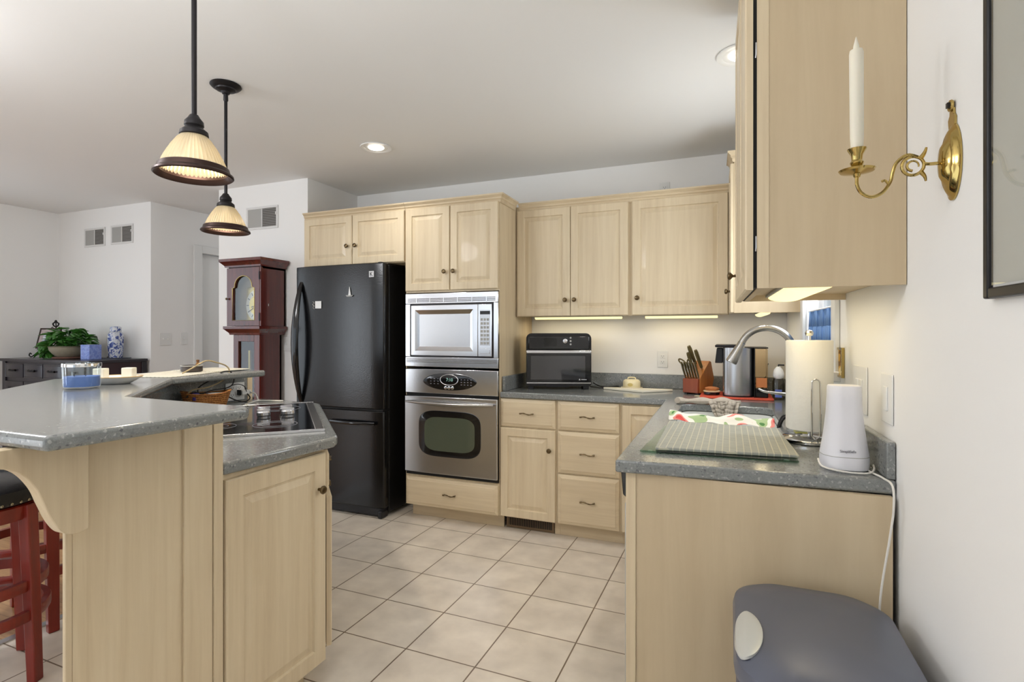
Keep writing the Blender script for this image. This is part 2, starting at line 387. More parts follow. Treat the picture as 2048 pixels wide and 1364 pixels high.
def text(s, size, m, name, parent, loc, rot, depth=0.0006, sx=1.0):
    cu = bpy.data.curves.new(name, 'FONT'); cu.body = s; cu.size = size; cu.extrude = depth; cu.align_x = 'CENTER'; cu.align_y = 'CENTER'
    t = bpy.data.objects.new('tmp', cu); COL.objects.link(t)
    dg = bpy.context.evaluated_depsgraph_get(); me = bpy.data.meshes.new_from_object(t.evaluated_get(dg))
    bpy.data.objects.remove(t); me.name = name
    o = bpy.data.objects.new(name, me); COL.objects.link(o); me.materials.clear(); me.materials.append(M[m])
    o.parent = parent; o.location = loc; o.rotation_euler = rot; o.scale = (sx, 1, 1)
    return o
def RX(a): return Matrix.Rotation(a, 4, 'X')
def RY(a): return Matrix.Rotation(a, 4, 'Y')
def RZ(a): return Matrix.Rotation(a, 4, 'Z')
def TR(x, y, z): return Matrix.Translation((x, y, z))
def arc(c, r, a0, a1, n, plane='xz'):
    out = []
    for i in range(n+1):
        a = a0+(a1-a0)*i/n
        if plane == 'xz': out.append((c[0]+r*math.cos(a), c[1], c[2]+r*math.sin(a)))
        elif plane == 'xy': out.append((c[0]+r*math.cos(a), c[1]+r*math.sin(a), c[2]))
        else: out.append((c[0], c[1]+r*math.cos(a), c[2]+r*math.sin(a)))
    return out
def smooth_path(pts, n=8):
    out = []; P = [Vector(p) for p in pts]
    for i in range(len(P)-1):
        p0 = P[max(i-1, 0)]; p1 = P[i]; p2 = P[i+1]; p3 = P[min(i+2, len(P)-1)]
        for k in range(n):
            t = k/n
            out.append(tuple(0.5*((2*p1)+(p2-p0)*t+(2*p0-5*p1+4*p2-p3)*t*t+(3*p1-p0-3*p2+p3)*t**3)))
    out.append(tuple(P[-1])); return out

# ---------------------------------------------------------------- cabinet parts (front faces local -y)
KNOB = [(0.0055, 0.0), (0.0055, 0.010), (0.008, 0.013), (0.0145, 0.018), (0.0155, 0.023), (0.012, 0.028), (0.006, 0.030), (0.0, 0.030)]
def knob(parent, x, y, z, rz=0.0, s=1.0):
    return MB().lathe([(r*s, h*s) for r, h in KNOB], 20, RX(PI/2), cap0=True).build('knob', 'knob', parent, (x, y, z), rz)
def door(parent, x, z, wd, ht, kx=None, kz=None, y=0.0, rz=0.0, name='door', st=0.055, t=0.02, m='maple'):
    d = MB().rect_relief(wd, ht, [(0, 0), (0, -t+0.004), (0.004, -t), (st-0.004, -t), (st, -t+0.008), (st+0.007, -t+0.008), (st+0.030, -t+0.0015)]).build(name, m, parent, (x, y, z), rz, sharp=14)
    if kx is not None: knob(d, kx, -t, kz)
    return d
def pull(parent, x, y, z, w=0.082):
    path = []
    for i in range(17):
        t = i/16*2-1
        path.append((t*w/2, -0.016-0.006*math.cos(t*PI/2), 0.004*math.sin(-t*PI)*1.0))
    mb = MB().tube(path, [0.0028+0.0016*abs(math.cos(i/16*PI*3)) for i in range(17)], 8)
    for sx in (-1, 1):
        mb.tube([(sx*w/2, 0, 0), (sx*w/2, -0.018, 0)], 0.0036, 8)
        mb.tube([(sx*w/2-0.006, -0.017, 0), (sx*w/2+0.006, -0.017, 0)], 0.005, 8)
    return mb.build('handle', 'knob', parent, (x, y, z))
def drawer(parent, x, z, wd, ht, y=0.0, rz=0.0, t=0.02, hw=0.082, handle=True):
    d = MB().rect_relief(wd, ht, [(0, 0), (0, -t+0.009), (0.004, -t+0.007), (0.018, -t+0.003), (0.022, -t)]).build('drawer', 'maple_h', parent, (x, y, z), rz, sharp=10)
    if handle: pull(d, wd/2, -t, ht/2, hw)
    return d
CROWN = [(-0.004, 0.0), (0.006, 0.0), (0.010, 0.006), (0.010, 0.018), (0.018, 0.024), (0.018, 0.034), (0.030, 0.046), (0.034, 0.046), (0.034, 0.056), (-0.004, 0.056)]
def crown(parent, path, z):
    return MB().sweep(path, [(o, z+h) for o, h in CROWN]).build('crown_moulding', 'maple_h', parent, sharp=20)
# ================================================================ the room
ZC = 2.5
OW = (0.405, 1.676, 0.0); RW = 0.0283          # the right-hand wall runs at a very slight angle
def wr(x, y, z=0.0):                            # point in the right wall's frame -> world
    return (OW[0]+x*math.cos(RW)-y*math.sin(RW), OW[1]+x*math.sin(RW)+y*math.cos(RW), z)
struct(MB().box(-2.83, 0.75, -4.1, 4.1, -0.05, 0.0), 'floor', 'tile')
struct(MB().box(-6.45, -2.83, -4.1, 6.7, -0.05, 0.0), 'floor', 'plank')
struct(MB().box(-2.85, -2.81, -4.0, 3.27, 0.0, 0.006), 'trim_1', 'steel', bevel=0.002)
struct(MB().box(-6.45, 0.75, -4.1, 6.7, ZC, ZC+0.08), 'ceiling', 'ceiling')
struct(MB().box(-3.03, 0.60, 3.88, 4.0, 0, ZC), 'wall_back', 'wall')
struct(MB().prism([(-3.98, 3.28), (-3.03, 3.28), (-3.03, 4.02), (-3.98, 4.02)], 0, ZC), 'wall_alcove', 'wall')
struct(MB().box(-3.98, -3.86, 4.02, 6.6, 0, ZC), 'wall_hall_right', 'wall')
struct(MB().box(-6.40, -4.9, 3.33, 3.45, 0, ZC), 'wall_far_left', 'wall')
struct(MB().box(-5.0, -4.9, 3.45, 3.83, 0, ZC).box(-5.0, -4.9, 4.62, 6.6, 0, ZC).box(-5.0, -4.9, 3.83, 4.62, 2.10, ZC), 'wall_hall_left', 'wall')
struct(MB().box(-5.0, -3.86, 6.6, 6.7, 0, ZC), 'wall_hall_end', 'wall')
# left wall: tall window behind the camera's left, forward opening added for light
struct(MB().box(-6.40, -6.27, -4.0, -2.9, 0, ZC).box(-6.40, -6.27, -1.3, -0.1, 0, ZC).box(-6.40, -6.27, 2.1, 3.33, 0, ZC).box(-6.40, -6.27, -0.1, 2.1, 0, 0.35).box(-6.40, -6.27, -0.1, 2.1, 2.30, ZC).box(-6.40, -6.27, -2.9, -1.3, 0, 0.25).box(-6.40, -6.27, -2.9, -1.3, 2.25, ZC), 'wall_left', 'wall')
struct(MB().box(-0.75, 0.75, -1.0, -0.9, 0, ZC), 'added_shade_wall', 'wall')  # unseen wall added to shade the right-hand side from rear light
struct(MB().box(-6.40, 0.75, -4.1, -4.0, 0, 0.2).box(-6.40, 0.75, -4.1, -4.0, 2.4, ZC).box(-6.40, -5.3, -4.1, -4.0, 0.2, 2.4).box(0.05, 0.75, -4.1, -4.0, 0.2, 2.4), 'wall_rear', 'wall')
# right wall (its own frame: x into the wall, y along it), with the sink window
WY0, WY1, WZ0, WZ1 = 0.74, 1.44, 1.155, 2.05
mb = MB().box(0, 0.14, -5.7, WY0, 0, ZC).box(0, 0.14, WY1, 2.20, 0, ZC).box(0, 0.14, WY0, WY1, 0, WZ0).box(0, 0.14, WY0, WY1, WZ1, ZC)
struct(mb, 'wall_right', 'wall', loc=OW, rz=RW)
# sink window
wi = struct(MB().box(0.07, 0.10, WY0, WY1, WZ0, WZ0+0.05).box(0.07, 0.10, WY0, WY1, WZ1-0.05, WZ1).box(0.07, 0.10, WY0, WY0+0.05, WZ0, WZ1).box(0.07, 0.10, WY1-0.05, WY1, WZ0, WZ1).box(0.07, 0.10, WY0, WY1, 1.58, 1.62), 'window_1', 'trim', loc=OW, rz=RW)
MB().box(0.083, 0.087, WY0+0.05, WY1-0.05, WZ0+0.05, WZ1-0.05).build('window_pane', 'glass', wi)
MB().box(-0.018, -0.0005, WY0-0.075, WY0, WZ0-0.02, WZ1+0.07).box(-0.018, -0.0005, WY1, WY1+0.075, WZ0-0.02, WZ1+0.07).box(-0.018, -0.0005, WY0, WY1, WZ1, WZ1+0.07).build('window_casing', 'trim', wi, bevel=0.004)
MB().box(-0.035, 0.07, WY0-0.085, WY1+0.085, WZ0-0.04, WZ0-0.001).build('window_sill', 'trim', wi, bevel=0.005)
# casing of the hallway door
dr = struct(MB().box(-4.985, -4.955, 3.835, 4.615, 0.01, 2.095), 'door_1', 'trim')
MB().box(-4.8995, -4.878, 3.745, 3.835, 0, 2.17).box(-4.8995, -4.878, 4.615, 4.705, 0, 2.17).box(-4.8995, -4.878, 3.835, 4.615, 2.095, 2.17).build('door_casing', 'trim', dr, bevel=0.004)
struct(MB().box(-6.265, -4.9, 3.312, 3.329, 0.0, 0.09), 'baseboard_far_left', 'trim', bevel=0.003)
struct(MB().box(-6.269, -6.252, -0.8, 3.31, 0.0, 0.09), 'baseboard_left', 'trim', bevel=0.003)
struct(MB().box(-0.016, -0.001, -5.0, -0.07, 0.0, 0.09), 'baseboard_right', 'trim', loc=OW, rz=RW, bevel=0.003)
struct(MB().box(-3.96, -3.045, 3.262, 3.279, 0.0, 0.09), 'baseboard_alcove', 'trim', bevel=0.003)

# frames of the unseen windows; rear and forward-left ones added for daylight
def big_window(name, x0, x1, y0, y1, z0, z1, mull):
    mb = MB()
    if x1-x0 < y1-y0:
        mb.box(x0, x1, y0, y1, z0, z0+0.05).box(x0, x1, y0, y1, z1-0.05, z1).box(x0, x1, y0, y0+0.05, z0+0.05, z1-0.05).box(x0, x1, y1-0.05, y1, z0+0.05, z1-0.05)
        for k in range(1, mull): c = y0+(y1-y0)*k/mull; mb.box(x0, x1, c-0.03, c+0.03, z0+0.05, z1-0.05)
    else:
        mb.box(x0, x1, y0, y1, z0, z0+0.05).box(x0, x1, y0, y1, z1-0.05, z1).box(x0, x0+0.05, y0, y1, z0+0.05, z1-0.05).box(x1-0.05, x1, y0, y1, z0+0.05, z1-0.05)
        for k in range(1, mull): c = x0+(x1-x0)*k/mull; mb.box(c-0.03, c+0.03, y0, y1, z0+0.05, z1-0.05)
    return struct(mb, name, 'trim')
big_window('window_2', -6.37, -6.32, -0.099, 2.099, 0.351, 2.299, 2)
big_window('window_3', -6.37, -6.32, -2.899, -1.301, 0.251, 2.249, 2)
big_window('window_4', -5.299, 0.049, -4.07, -4.02, 0.201, 2.399, 4)

# curtain and things in the sink window
cu = MB(); rings = []
n = 60
for zz in (1.175, 1.25, 1.33, 1.405):
    row = []
    for i in range(n+1):
        y = WY0+0.02+(WY1-WY0-0.04)*i/n
        row.append((0.014+(0.004+0.012*(1.41-zz)/0.24)*math.sin(i/n*PI*9+zz*2), y, zz))
    rings.append(row)
for k in range(3):
    for i in range(n):
        cu.add([rings[k][i], rings[k][i+1], rings[k+1][i+1], rings[k+1][i]], [(0, 1, 2, 3)])
o = cu.build('cafe_curtain', 'curtain', None, OW, RW); o.modifiers.new('thick', 'SOLIDIFY').thickness = 0.002
tag(o, 'gathered blue half curtain hanging across the lower part of the sink window', 'curtain')
MB().tube([(0.012, WY0+0.002, 1.408), (0.012, WY1-0.002, 1.408)], 0.004, 8).build('curtain_rod', 'white', o)
t = thing('potted_plant', 'small green plant on the rail of the sink window above the curtain', 'plant', wr(0.078, 0.86, 1.62), RW)
MB().lathe([(0.014, 0), (0.018, 0.035)], 14).build('pot', 'redp', t)
lf = MB()
for i in range(9):
    a = i*0.7; lf.tube([(0, 0, 0.03), (0.008*math.cos(a), 0.02*math.sin(a), 0.07), (0.012*math.cos(a), 0.05*math.sin(a), 0.10)], [0.002, 0.006, 0.001], 6, flat=0.3)
lf.build('foliage', 'plant2', t)

# ================================================================ ceiling lights, registers, wall plates
def downlight(x, y, label):
    t = thing('recessed_downlight', label, 'ceiling light', (x, y, ZC), 0, 'recessed ceiling lights')
    MB().lathe([(0.072, -0.001), (0.098, -0.001), (0.100, -0.004), (0.098, -0.008), (0.076, -0.006), (0.072, -0.003)], 40, cap0=False, cap1=False, ).build('trim_ring', 'white', t)
    MB().lathe([(0.074, -0.0045), (0.060, -0.0035), (0.0, -0.003)], 36, cap0=False).build('baffle', 'trim', t)
    MB().lathe([(0.050, -0.0045), (0.046, -0.009), (0.0, -0.012)], 28, cap0=False).build('lamp', 'can_lamp', t)
    l = bpy.data.lights.new('downlight_beam', 'SPOT'); l.energy = 13 if x < -1 else 25; l.spot_size = 2.3; l.spot_blend = 0.8; l.shadow_soft_size = 0.05; l.color = (1, 0.96, 0.90)
    lo = bpy.data.objects.new('downlight_beam', l); COL.objects.link(lo); lo.parent = t; lo.location = (0, 0, -0.03)
    return t
downlight(-2.117, 2.90, 'round white recessed ceiling light above the black refrigerator')
downlight(0.045, 2.52, 'round white recessed ceiling light partly hidden by the tall upper cabinet on the right')

def register(x, y, z, wd, ht, label, group='wall air registers'):
    t = thing('air_register', label, 'air vent', (x, y, z), 0, group)
    MB().box(0, wd, -0.008, 0, 0, 0.018).box(0, wd, -0.008, 0, ht-0.018, ht).box(0, 0.018, -0.008, 0, 0.018, ht-0.018).box(wd-0.018, wd, -0.008, 0, 0.018, ht-0.018).box(wd/2-0.004, wd/2+0.004, -0.008, 0, 0.018, ht-0.018).build('frame', 'vent', t, bevel=0.002)
    MB().box(0.018, wd-0.018, -0.0015, -0.0005, 0.018, ht-0.018).build('backing', 'ventdark', t)
    lv = MB(); n = 11
    for i in range(n):
        zz = 0.024+(ht-0.048)*i/(n-1); lv.box(0.018, wd/2-0.004, -0.006, -0.0045, zz-0.0068, zz+0.0068)
    lv.build('louvres', 'ventmid', t)
    lv = MB()
    for i in range(n):
        zz = 0.024+(ht-0.048)*i/(n-1); lv.box(wd/2+0.004, wd-0.018, -0.005, -0.0035, zz-0.002, zz+0.001)
    lv.build('louvres', 'ventmid', t)
    MB().box(wd-0.020, wd-0.010, -0.014, -0.006, ht-0.075, ht-0.055).build('lever', 'vent', t)
register(-3.663, 3.2795, 2.136, 0.337, 0.183, 'white wall register high above the grandfather clock')
register(-5.852, 3.3295, 2.134, 0.311, 0.180, 'left one of two small wall registers high on the far left wall')
register(-5.453, 3.3295, 2.137, 0.315, 0.180, 'right one of two small wall registers, nearest the hallway corner')

def plate(label, loc, rz, w=0.07, h=0.115, kind='outlet', gangs=1, group=None, mm='white'):
    cat = 'light switch' if kind != 'outlet' else 'outlet'
    t = thing('electrical_outlet' if kind == 'outlet' else 'light_switch', label, cat, loc, rz, group)
    MB().box(-w/2, w/2, -0.005, -0.0003, -h/2, h/2).build('cover_plate', mm, t, bevel=0.003)
    for g in range(gangs):
        gx = (g-(gangs-1)/2)*0.046
        if kind == 'outlet':
            for s in (-1, 1):
                MB().box(gx-0.017, gx+0.017, -0.0075, -0.004, s*0.02-0.014, s*0.02+0.014).build('socket', mm, t, bevel=0.006)
                MB().box(gx-0.008, gx-0.006, -0.0082, -0.007, s*0.02-0.002, s*0.02+0.006).box(gx+0.006, gx+0.008, -0.0082, -0.007, s*0.02-0.002, s*0.02+0.006).box(gx-0.002, gx+0.002, -0.0082, -0.007, s*0.02-0.009, s*0.02-0.005).build('slots', 'blackm', t)
        elif kind == 'rocker':
            MB().box(gx-0.017, gx+0.017, -0.009, -0.004, -0.033, 0.033).build('rocker', mm, t, bevel=0.002)
        else:
            MB().box(gx-0.005, gx+0.005, -0.016, -0.004, -0.004, 0.010).build('toggle', mm, t, bevel=0.002)
    return t
plate('white duplex outlet on the backsplash wall between toaster oven and knife block', (-0.432, 3.8795, 1.117), 0)
plate('white outlet high on the wall, peeking above the upper cabinet moulding', (-0.418, 3.8795, 2.29), 0)
plate('double toggle light switch plate on the hallway wall', (-4.8995, 3.465, 1.241), PI/2, w=0.115, kind='toggle', gangs=2)
plate('single toggle light switch plate beside the hallway door casing', (-4.8995, 3.65, 1.245), PI/2, kind='toggle')
plate('pale double switch plate between the grandfather clock and the refrigerator', (-3.215, 3.2795, 1.214), 0, w=0.115, kind='toggle', gangs=2)
plate('wide white switch plate on the right wall behind the white cone-shaped device', wr(-0.0005, 0.36, 1.118), RW-PI/2, w=0.165, h=0.15, kind='rocker', gangs=2)
plate('white rocker switch plate on the right wall nearest the camera', wr(-0.0005, 0.075, 1.12), RW-PI/2, w=0.10, h=0.135, kind='rocker', gangs=1)

# ================================================================ tall cabinets and appliances on the back wall
t = thing('refrigerator_cabinet', 'light maple two-door wall cabinet above the black refrigerator', 'cabinet', (-3.028, 3.255, 1.80))
MB().box(0, 0.905, 0, 0.62, 0, 0.39).build('cabinet_body', 'maple', t)
door(t, 0.003, 0.004, 0.447, 0.362, 0.447-0.035, 0.135, m='maple')
door(t, 0.455, 0.004, 0.447, 0.362, 0.035, 0.135, m='maple')
crown(t, [(0.905, 0), (0, 0)][::-1], 0.358)
tall = thing('oven_cabinet', 'tall light maple cabinet holding the built-in microwave and wall oven', 'cabinet', (-2.121, 3.255, 0.0))
mb = MB().box(0, 0.004, 0.001, 0.62, 0.10, 2.19).box(0.717, 0.721, 0.001, 0.62, 0.10, 2.19).box(0.004, 0.717, 0, 0.62, 1.58, 2.19).box(0.004, 0.717, 0, 0.62, 0.10, 0.31).box(0.004, 0.717, 0.60, 0.62, 0.31, 1.58)
mb.build('cabinet_body', 'maple', tall)
MB().box(0.01, 0.72, 0.075, 0.09, 0.001, 0.10).build('toe_kick', 'maple_h', tall)
door(tall, 0.006, 1.592, 0.350, 0.575, 0.350-0.032, 0.125)
door(tall, 0.362, 1.592, 0.352, 0.575, 0.032, 0.125)
drawer(tall, 0.008, 0.10, 0.704, 0.195)
crown(tall, [(0.0, 0), (0.722, 0), (0.722, 0.255)], 2.158)

mw = thing('built_in_microwave', 'stainless built-in microwave with trim kit above the wall oven', 'microwave', (-2.113, 3.255, 1.066))
W = 0.711
MB().box(0.045, W-0.035, 0.0, 0.42, 0.075, 0.43).build('cavity', 'steel', mw)
f = MB().box(0, W, -0.022, -0.001, 0.435, 0.507).box(0, W, -0.022, -0.001, 0, 0.068).box(0, 0.040, -0.022, -0.001, 0.068, 0.435).box(W-0.034, W, -0.022, -0.001, 0.068, 0.435)
f.build('trim_frame', 'steel_bright', mw, bevel=0.003)
sl = MB()
for i in range(3): sl.box(0.02, W-0.02, -0.0235, -0.021, 0.447+i*0.010, 0.4515+i*0.010)
sl.build('vent_slots', 'ventdark', mw)
sl = MB()
for i in range(6): sl.box(0.09+i*0.107, 0.096+i*0.107, -0.0245, -0.021, 0.443, 0.474)
sl.build('vent_dividers', 'steel_bright', mw)
sl = MB()
for i in range(3): sl.box(0.01, W-0.01, -0.0235, -0.021, 0.030+i*0.010, 0.034+i*0.010)
sl.build('vent_slots', 'ventdark', mw)
MB().box(0.040, W-0.034, -0.010, -0.002, 0.068, 0.435).build('recess', 'blackm', mw)
dm = MB(); x0, x1, z0, z1 = 0.050, 0.565, 0.078, 0.424
def fr(i, y, X0=x0, X1=x1, Z0=z0, Z1=z1): return [(X0+i, y, Z0+i), (X1-i, y, Z0+i), (X1-i, y, Z1-i), (X0+i, y, Z1-i)]
dm.loops([fr(0, -0.010), fr(0, -0.026), fr(0.002, -0.028), fr(0.032, -0.028), fr(0.034, -0.027), fr(0.062, -0.016), fr(0.064, -0.016)])
md = dm.build('door', 'steel_bright', mw, sharp=12)
MB().box(x0+0.064, x1-0.064, -0.0175, -0.0155, z0+0.064, z1-0.064).build('door_window', 'steel', md)
cp = MB().box(0.568, 0.668, -0.028, -0.010, 0.078, 0.424).build('control_panel', 'steel_bright', mw, bevel=0.002)
MB().box(0.582, 0.655, -0.0295, -0.028, 0.150, 0.385).build('keypad', 'steel', cp)
kp = MB()
for r in range(7):
    for c in range(3): kp.box(0.588+c*0.022, 0.604+c*0.022, -0.0302, -0.0295, 0.158+r*0.026, 0.174+r*0.026)
kp.build('keys', 'ventmid', cp)
MB().box(0.584, 0.655, -0.0300, -0.028, 0.356, 0.378).build('display', 'blackm', cp)
MB().box(0.584, 0.653, -0.031, -0.028, 0.096, 0.130).build('open_button', 'steel_bright', cp, bevel=0.003)

ov = thing('wall_oven', 'stainless built-in wall oven with dark oval control display below the microwave', 'oven', (-2.113, 3.255, 0.313))
MB().box(0.02, W-0.02, 0.0, 0.5, 0.01, 0.735).build('oven_body', 'blackm', ov)
cpn = MB().box(0.002, W-0.002, -0.024, -0.001, 0.570, 0.738).build('control_panel', 'steel_bright', ov, bevel=0.004)
n = 40
def lens(w2, h2, cx, cz, y):
    out = []
    for i in range(n):
        a = 2*PI*i/n; c, s = math.cos(a), math.sin(a)
        out.append((cx+w2*(abs(c)**0.85)*(1 if c > 0 else -1), y, cz+h2*(abs(s)**1.25)*(1 if s > 0 else -1)*1.0))
    return out
MB().loops([lens(0.205, 0.058, 0.352, 0.655, -0.024), lens(0.205, 0.058, 0.352, 0.655, -0.027), lens(0.196, 0.052, 0.352, 0.655, -0.029)]).build('control_glass', 'black', cpn)
ring = [(0.352+0.068*math.cos(2*PI*i/36), -0.0295, 0.668+0.036*math.sin(2*PI*i/36)) for i in range(36)]
MB().tube(ring, 0.003, 8, closed=True).build('display_ring', 'steel_bright', cpn)
text('7:10', 0.030, 'digit', 'clock_digits', cpn, (0.355, -0.0295, 0.668), (PI/2, 0, 0))
for i in range(3): MB().lathe([(0.011, 0), (0.011, 0.003), (0.008, 0.004)], 16, TR(0.326+i*0.026, -0.029, 0.614) @ RX(PI/2)).build('button', 'steel_bright', cpn)
bt = MB()
for r in range(3):
    for c in range(4): bt.box(0.440+c*0.024, 0.450+c*0.024, -0.0297, -0.029, 0.635+r*0.017, 0.640+r*0.017)
    for c in range(3): bt.box(0.205+c*0.028, 0.215+c*0.028, -0.0297, -0.029, 0.637+r*0.017, 0.642+r*0.017)
bt.build('touch_marks', 'ink', cpn)
MB().box(0.004, W-0.004, -0.010, -0.001, 0.552, 0.569).build('gap', 'dark', ov)
od = MB().box(0.002, W-0.002, -0.034, -0.010, 0.022, 0.551).build('oven_door', 'steel', ov, bevel=0.005)
def tvs(w2, h2, cx, cz, y, e=0.62):
    out = []
    for i in range(64):
        a = 2*PI*i/64; c, s = math.cos(a), math.sin(a)
        out.append((cx+w2*(abs(c)**0.36)*(1 if c > 0 else -1)*(0.965+0.035*(1-abs(s)**3)), y, cz+h2*(abs(s)**0.36)*(1 if s > 0 else -1)*(0.90+0.10*(1-abs(c)**2))))
    return out
MB().loops([tvs(0.236, 0.156, 0.355, 0.300, -0.034), tvs(0.236, 0.156, 0.355, 0.300, -0.037), tvs(0.230, 0.150, 0.355, 0.300, -0.0385)]).build('window_border', 'black', od)
MB().loops([tvs(0.192, 0.116, 0.357, 0.298, -0.0383), tvs(0.192, 0.116, 0.357, 0.298, -0.0392)]).build('window_glass', mat('oven_glass_olive', (74, 82, 68), 0.06, coat=1.0), od)
hp = [(0.022+(W-0.044)*i/16, -0.052-0.018*math.sin(PI*i/16), 0.513-0.006*math.sin(PI*i/16)) for i in range(17)]
MB().tube(hp, [0.008+0.010*math.sin(PI*i/16)**0.6 for i in range(17)], 14, flat=0.8).tube([(0.045, -0.03, 0.513), (0.045, -0.058, 0.513)], 0.007, 10).tube([(W-0.045, -0.03, 0.513), (W-0.045, -0.058, 0.513)], 0.007, 10).build('handle', 'nickel', od)
MB().box(0.006, W-0.006, -0.016, -0.001, 0.001, 0.021).build('bottom_vent', 'dark', ov)

# ---------------------------------------------------------------- refrigerator
fg = thing('refrigerator', 'tall black bottom-freezer refrigerator with textured doors and bowed side handle', 'refrigerator', (-3.02, 3.13, 0.0))
FW = 0.79
MB().box(0.012, FW-0.006, 0.085, 0.73, 0.03, 1.785).build('fridge_body', 'fridge_side', fg, bevel=0.006)
def fdoor(z0, z1, name):
    prof = []
    pts = []
    nn = 14
    for i in range(nn+1):
        x = FW*i/nn; pts.append((x, 0.012*(2*i/nn-1)**2))
    pts = [(0.0, 0.075)]+[(0.0, 0.030), (0.006, 0.018)]+[p for p in pts[1:-1]]+[(FW-0.006, 0.018), (FW, 0.030), (FW, 0.075)]
    return MB().prism(pts, z0, z1).build(name, 'fridge', fg, bevel=0.005, sharp=50)
ud = fdoor(0.765, 1.790, 'refrigerator_door'); fd = fdoor(0.075, 0.750, 'freezer_drawer')
MB().box(0.01, FW-0.005, 0.010, 0.10, 0.752, 0.763).build('gasket', 'dark', fg)
hb = []
for i in range(25):
    tt = i/24; hb.append((0.062-0.004*math.sin(PI*tt), 0.012-0.070*math.sin(PI*tt)**0.75, 0.735+0.04+0.90*tt))
MB().tube(hb, [0.010+0.010*math.sin(PI*i/24) for i in range(25)], 12, flat=1.5, up=(1, 0, 0)).build('handle', 'black', ud)
MB().box(0.675, 0.715, -0.0006, 0.006, 1.690, 1.733).build('badge', 'inkw', ud, bevel=0.001)
text('K', 0.040, 'black', 'badge_letter', ud, (0.695, -0.0014, 1.711), (PI/2, 0, 0))
fh = [(0.345+0.385*i/12, -0.010-0.022*math.sin(PI*i/12), 0.665) for i in range(13)]
MB().tube(fh, 0.011, 10, flat=1.2).build('handle', 'black', fd)
MB().box(0.02, FW-0.02, 0.03, 0.10, 0.012, 0.070).build('base_grille', 'blackm', fg, bevel=0.004)
for x in (0.02, FW-0.05): MB().box(x, x+0.035, 0.008, 0.09, 0.001, 0.055).build('foot', 'blackm', fg, bevel=0.010)
MB().lathe([(0.022, 1.787), (0.022, 1.797), (0.015, 1.80)], 16, TR(FW-0.05, 0.05, 0)).build('hinge_cap', 'blackm', fg)
# magnets
t = thing('sailboat_magnet', 'small white sailboat magnet on the refrigerator door', 'magnet', (-2.508, 3.127, 1.566))
MB().prism([(-0.010, 0), (0.012, 0), (0.0, 0.062)], 0, 0.004, RX(PI/2)).build('sail', 'white', t)
MB().prism([(-0.030, 0.002), (0.032, 0.002), (0.020, -0.008), (-0.022, -0.008)], 0, 0.006, RX(PI/2)).build('hull', 'ventmid', t)
t = thing('note_magnet', 'small white square magnet with a curled grey clip on the refrigerator door', 'magnet', (-2.79, 3.1285, 1.505))
MB().box(-0.028, 0.028, -0.004, 0, -0.027, 0.027).build('note', 'white', t, bevel=0.001)
MB().tube(smooth_path([(-0.048, -0.003, 0.024), (-0.038, -0.003, 0.014), (-0.050, -0.003, 0.004), (-0.040, -0.003, -0.008), (-0.046, -0.003, -0.022), (-0.034, -0.003, -0.030)], 5), 0.004, 8, flat=0.5).build('clip', 'ventmid', t)

# ================================================================ base cabinets along the back wall
b1 = thing('base_cabinet', 'maple base cabinet with one drawer over a door beside the wall oven', 'cabinet', (-1.398, 3.272, 0))
MB().box(0, 0.386, 0, 0.60, 0.10, 0.874).build('cabinet_body', 'maple', b1)
drawer(b1, 0.002, 0.690, 0.376, 0.180); door(b1, 0.002, 0.10, 0.376, 0.580, 0.376-0.035, 0.455)
MB().box(0.352, 0.386, 0.065, 0.08, 0.001, 0.10).build('toe_kick', 'maple_h', b1)
b2 = thing('base_cabinet', 'maple base cabinet with a stack of three drawers under the cake dome', 'cabinet', (-1.011, 3.272, 0))
MB().box(0, 0.402, 0, 0.60, 0.10, 0.874).build('cabinet_body', 'maple', b2)
drawer(b2, 0.008, 0.690, 0.386, 0.180); drawer(b2, 0.008, 0.420, 0.386, 0.260); drawer(b2, 0.008, 0.10, 0.386, 0.310)
MB().box(0, 0.402, 0.065, 0.08, 0.001, 0.10).build('toe_kick', 'maple_h', b2)
b3 = thing('base_cabinet', 'narrow maple corner base cabinet door at the inside corner of the worktop', 'cabinet', (-0.608, 3.272, 0))
MB().box(0, 0.308, 0, 0.60, 0.10, 0.874).build('cabinet_body', 'maple', b3)
door(b3, 0.010, 0.10, 0.268, 0.765)
MB().box(0, 0.308, 0.065, 0.08, 0.001, 0.10).build('toe_kick', 'maple_h', b3)
rg = thing('floor_register', 'bronze slotted heating register in the toe kick under the drawer cabinet', 'air vent', (-1.385, 3.335, 0.002))
MB().box(0, 0.335, 0, 0.006, 0, 0.085).build('frame', 'grille', rg, bevel=0.002)
MB().box(0.018, 0.317, -0.001, 0.002, 0.018, 0.067).build('opening', 'dark', rg)
s = MB()
for i in range(24): s.box(0.022+i*0.0123, 0.0255+i*0.0123, -0.003, 0.0, 0.018, 0.067)
s.build('fins', 'grille', rg)

# ================================================================ sink run (right)
sk = thing('sink_cabinet', 'maple sink base cabinet run with a plain end panel facing the camera', 'cabinet', (-0.281, 1.657, 0))
MB().box(0.0, 0.672, 0, 0.02, 0.0, 0.874).build('end_panel', 'maple_end', sk)
MB().box(-0.012, 0.018, -0.004, 0.02, 0.0, 0.874).build('stile', 'maple', sk, bevel=0.001)
MB().box(-0.008, 0.012, 0.66, 1.60, 0.10, 0.874).box(0.012, 0.60, 0.66, 0.68, 0.10, 0.874).box(0.012, 0.60, 1.58, 1.60, 0.10, 0.874).box(0.012, 0.60, 0.68, 1.58, 0.10, 0.12).build('cabinet_body', 'maple', sk)
MB().box(0.05, 0.07, 0.66, 1.60, 0.0, 0.10).build('toe_kick', 'maple_h', sk)
for k in range(2): door(sk, -0.009, 0.11, 0.44, 0.60, 0.03 if k else 0.41, 0.52, y=1.12+k*0.45, rz=-PI/2)
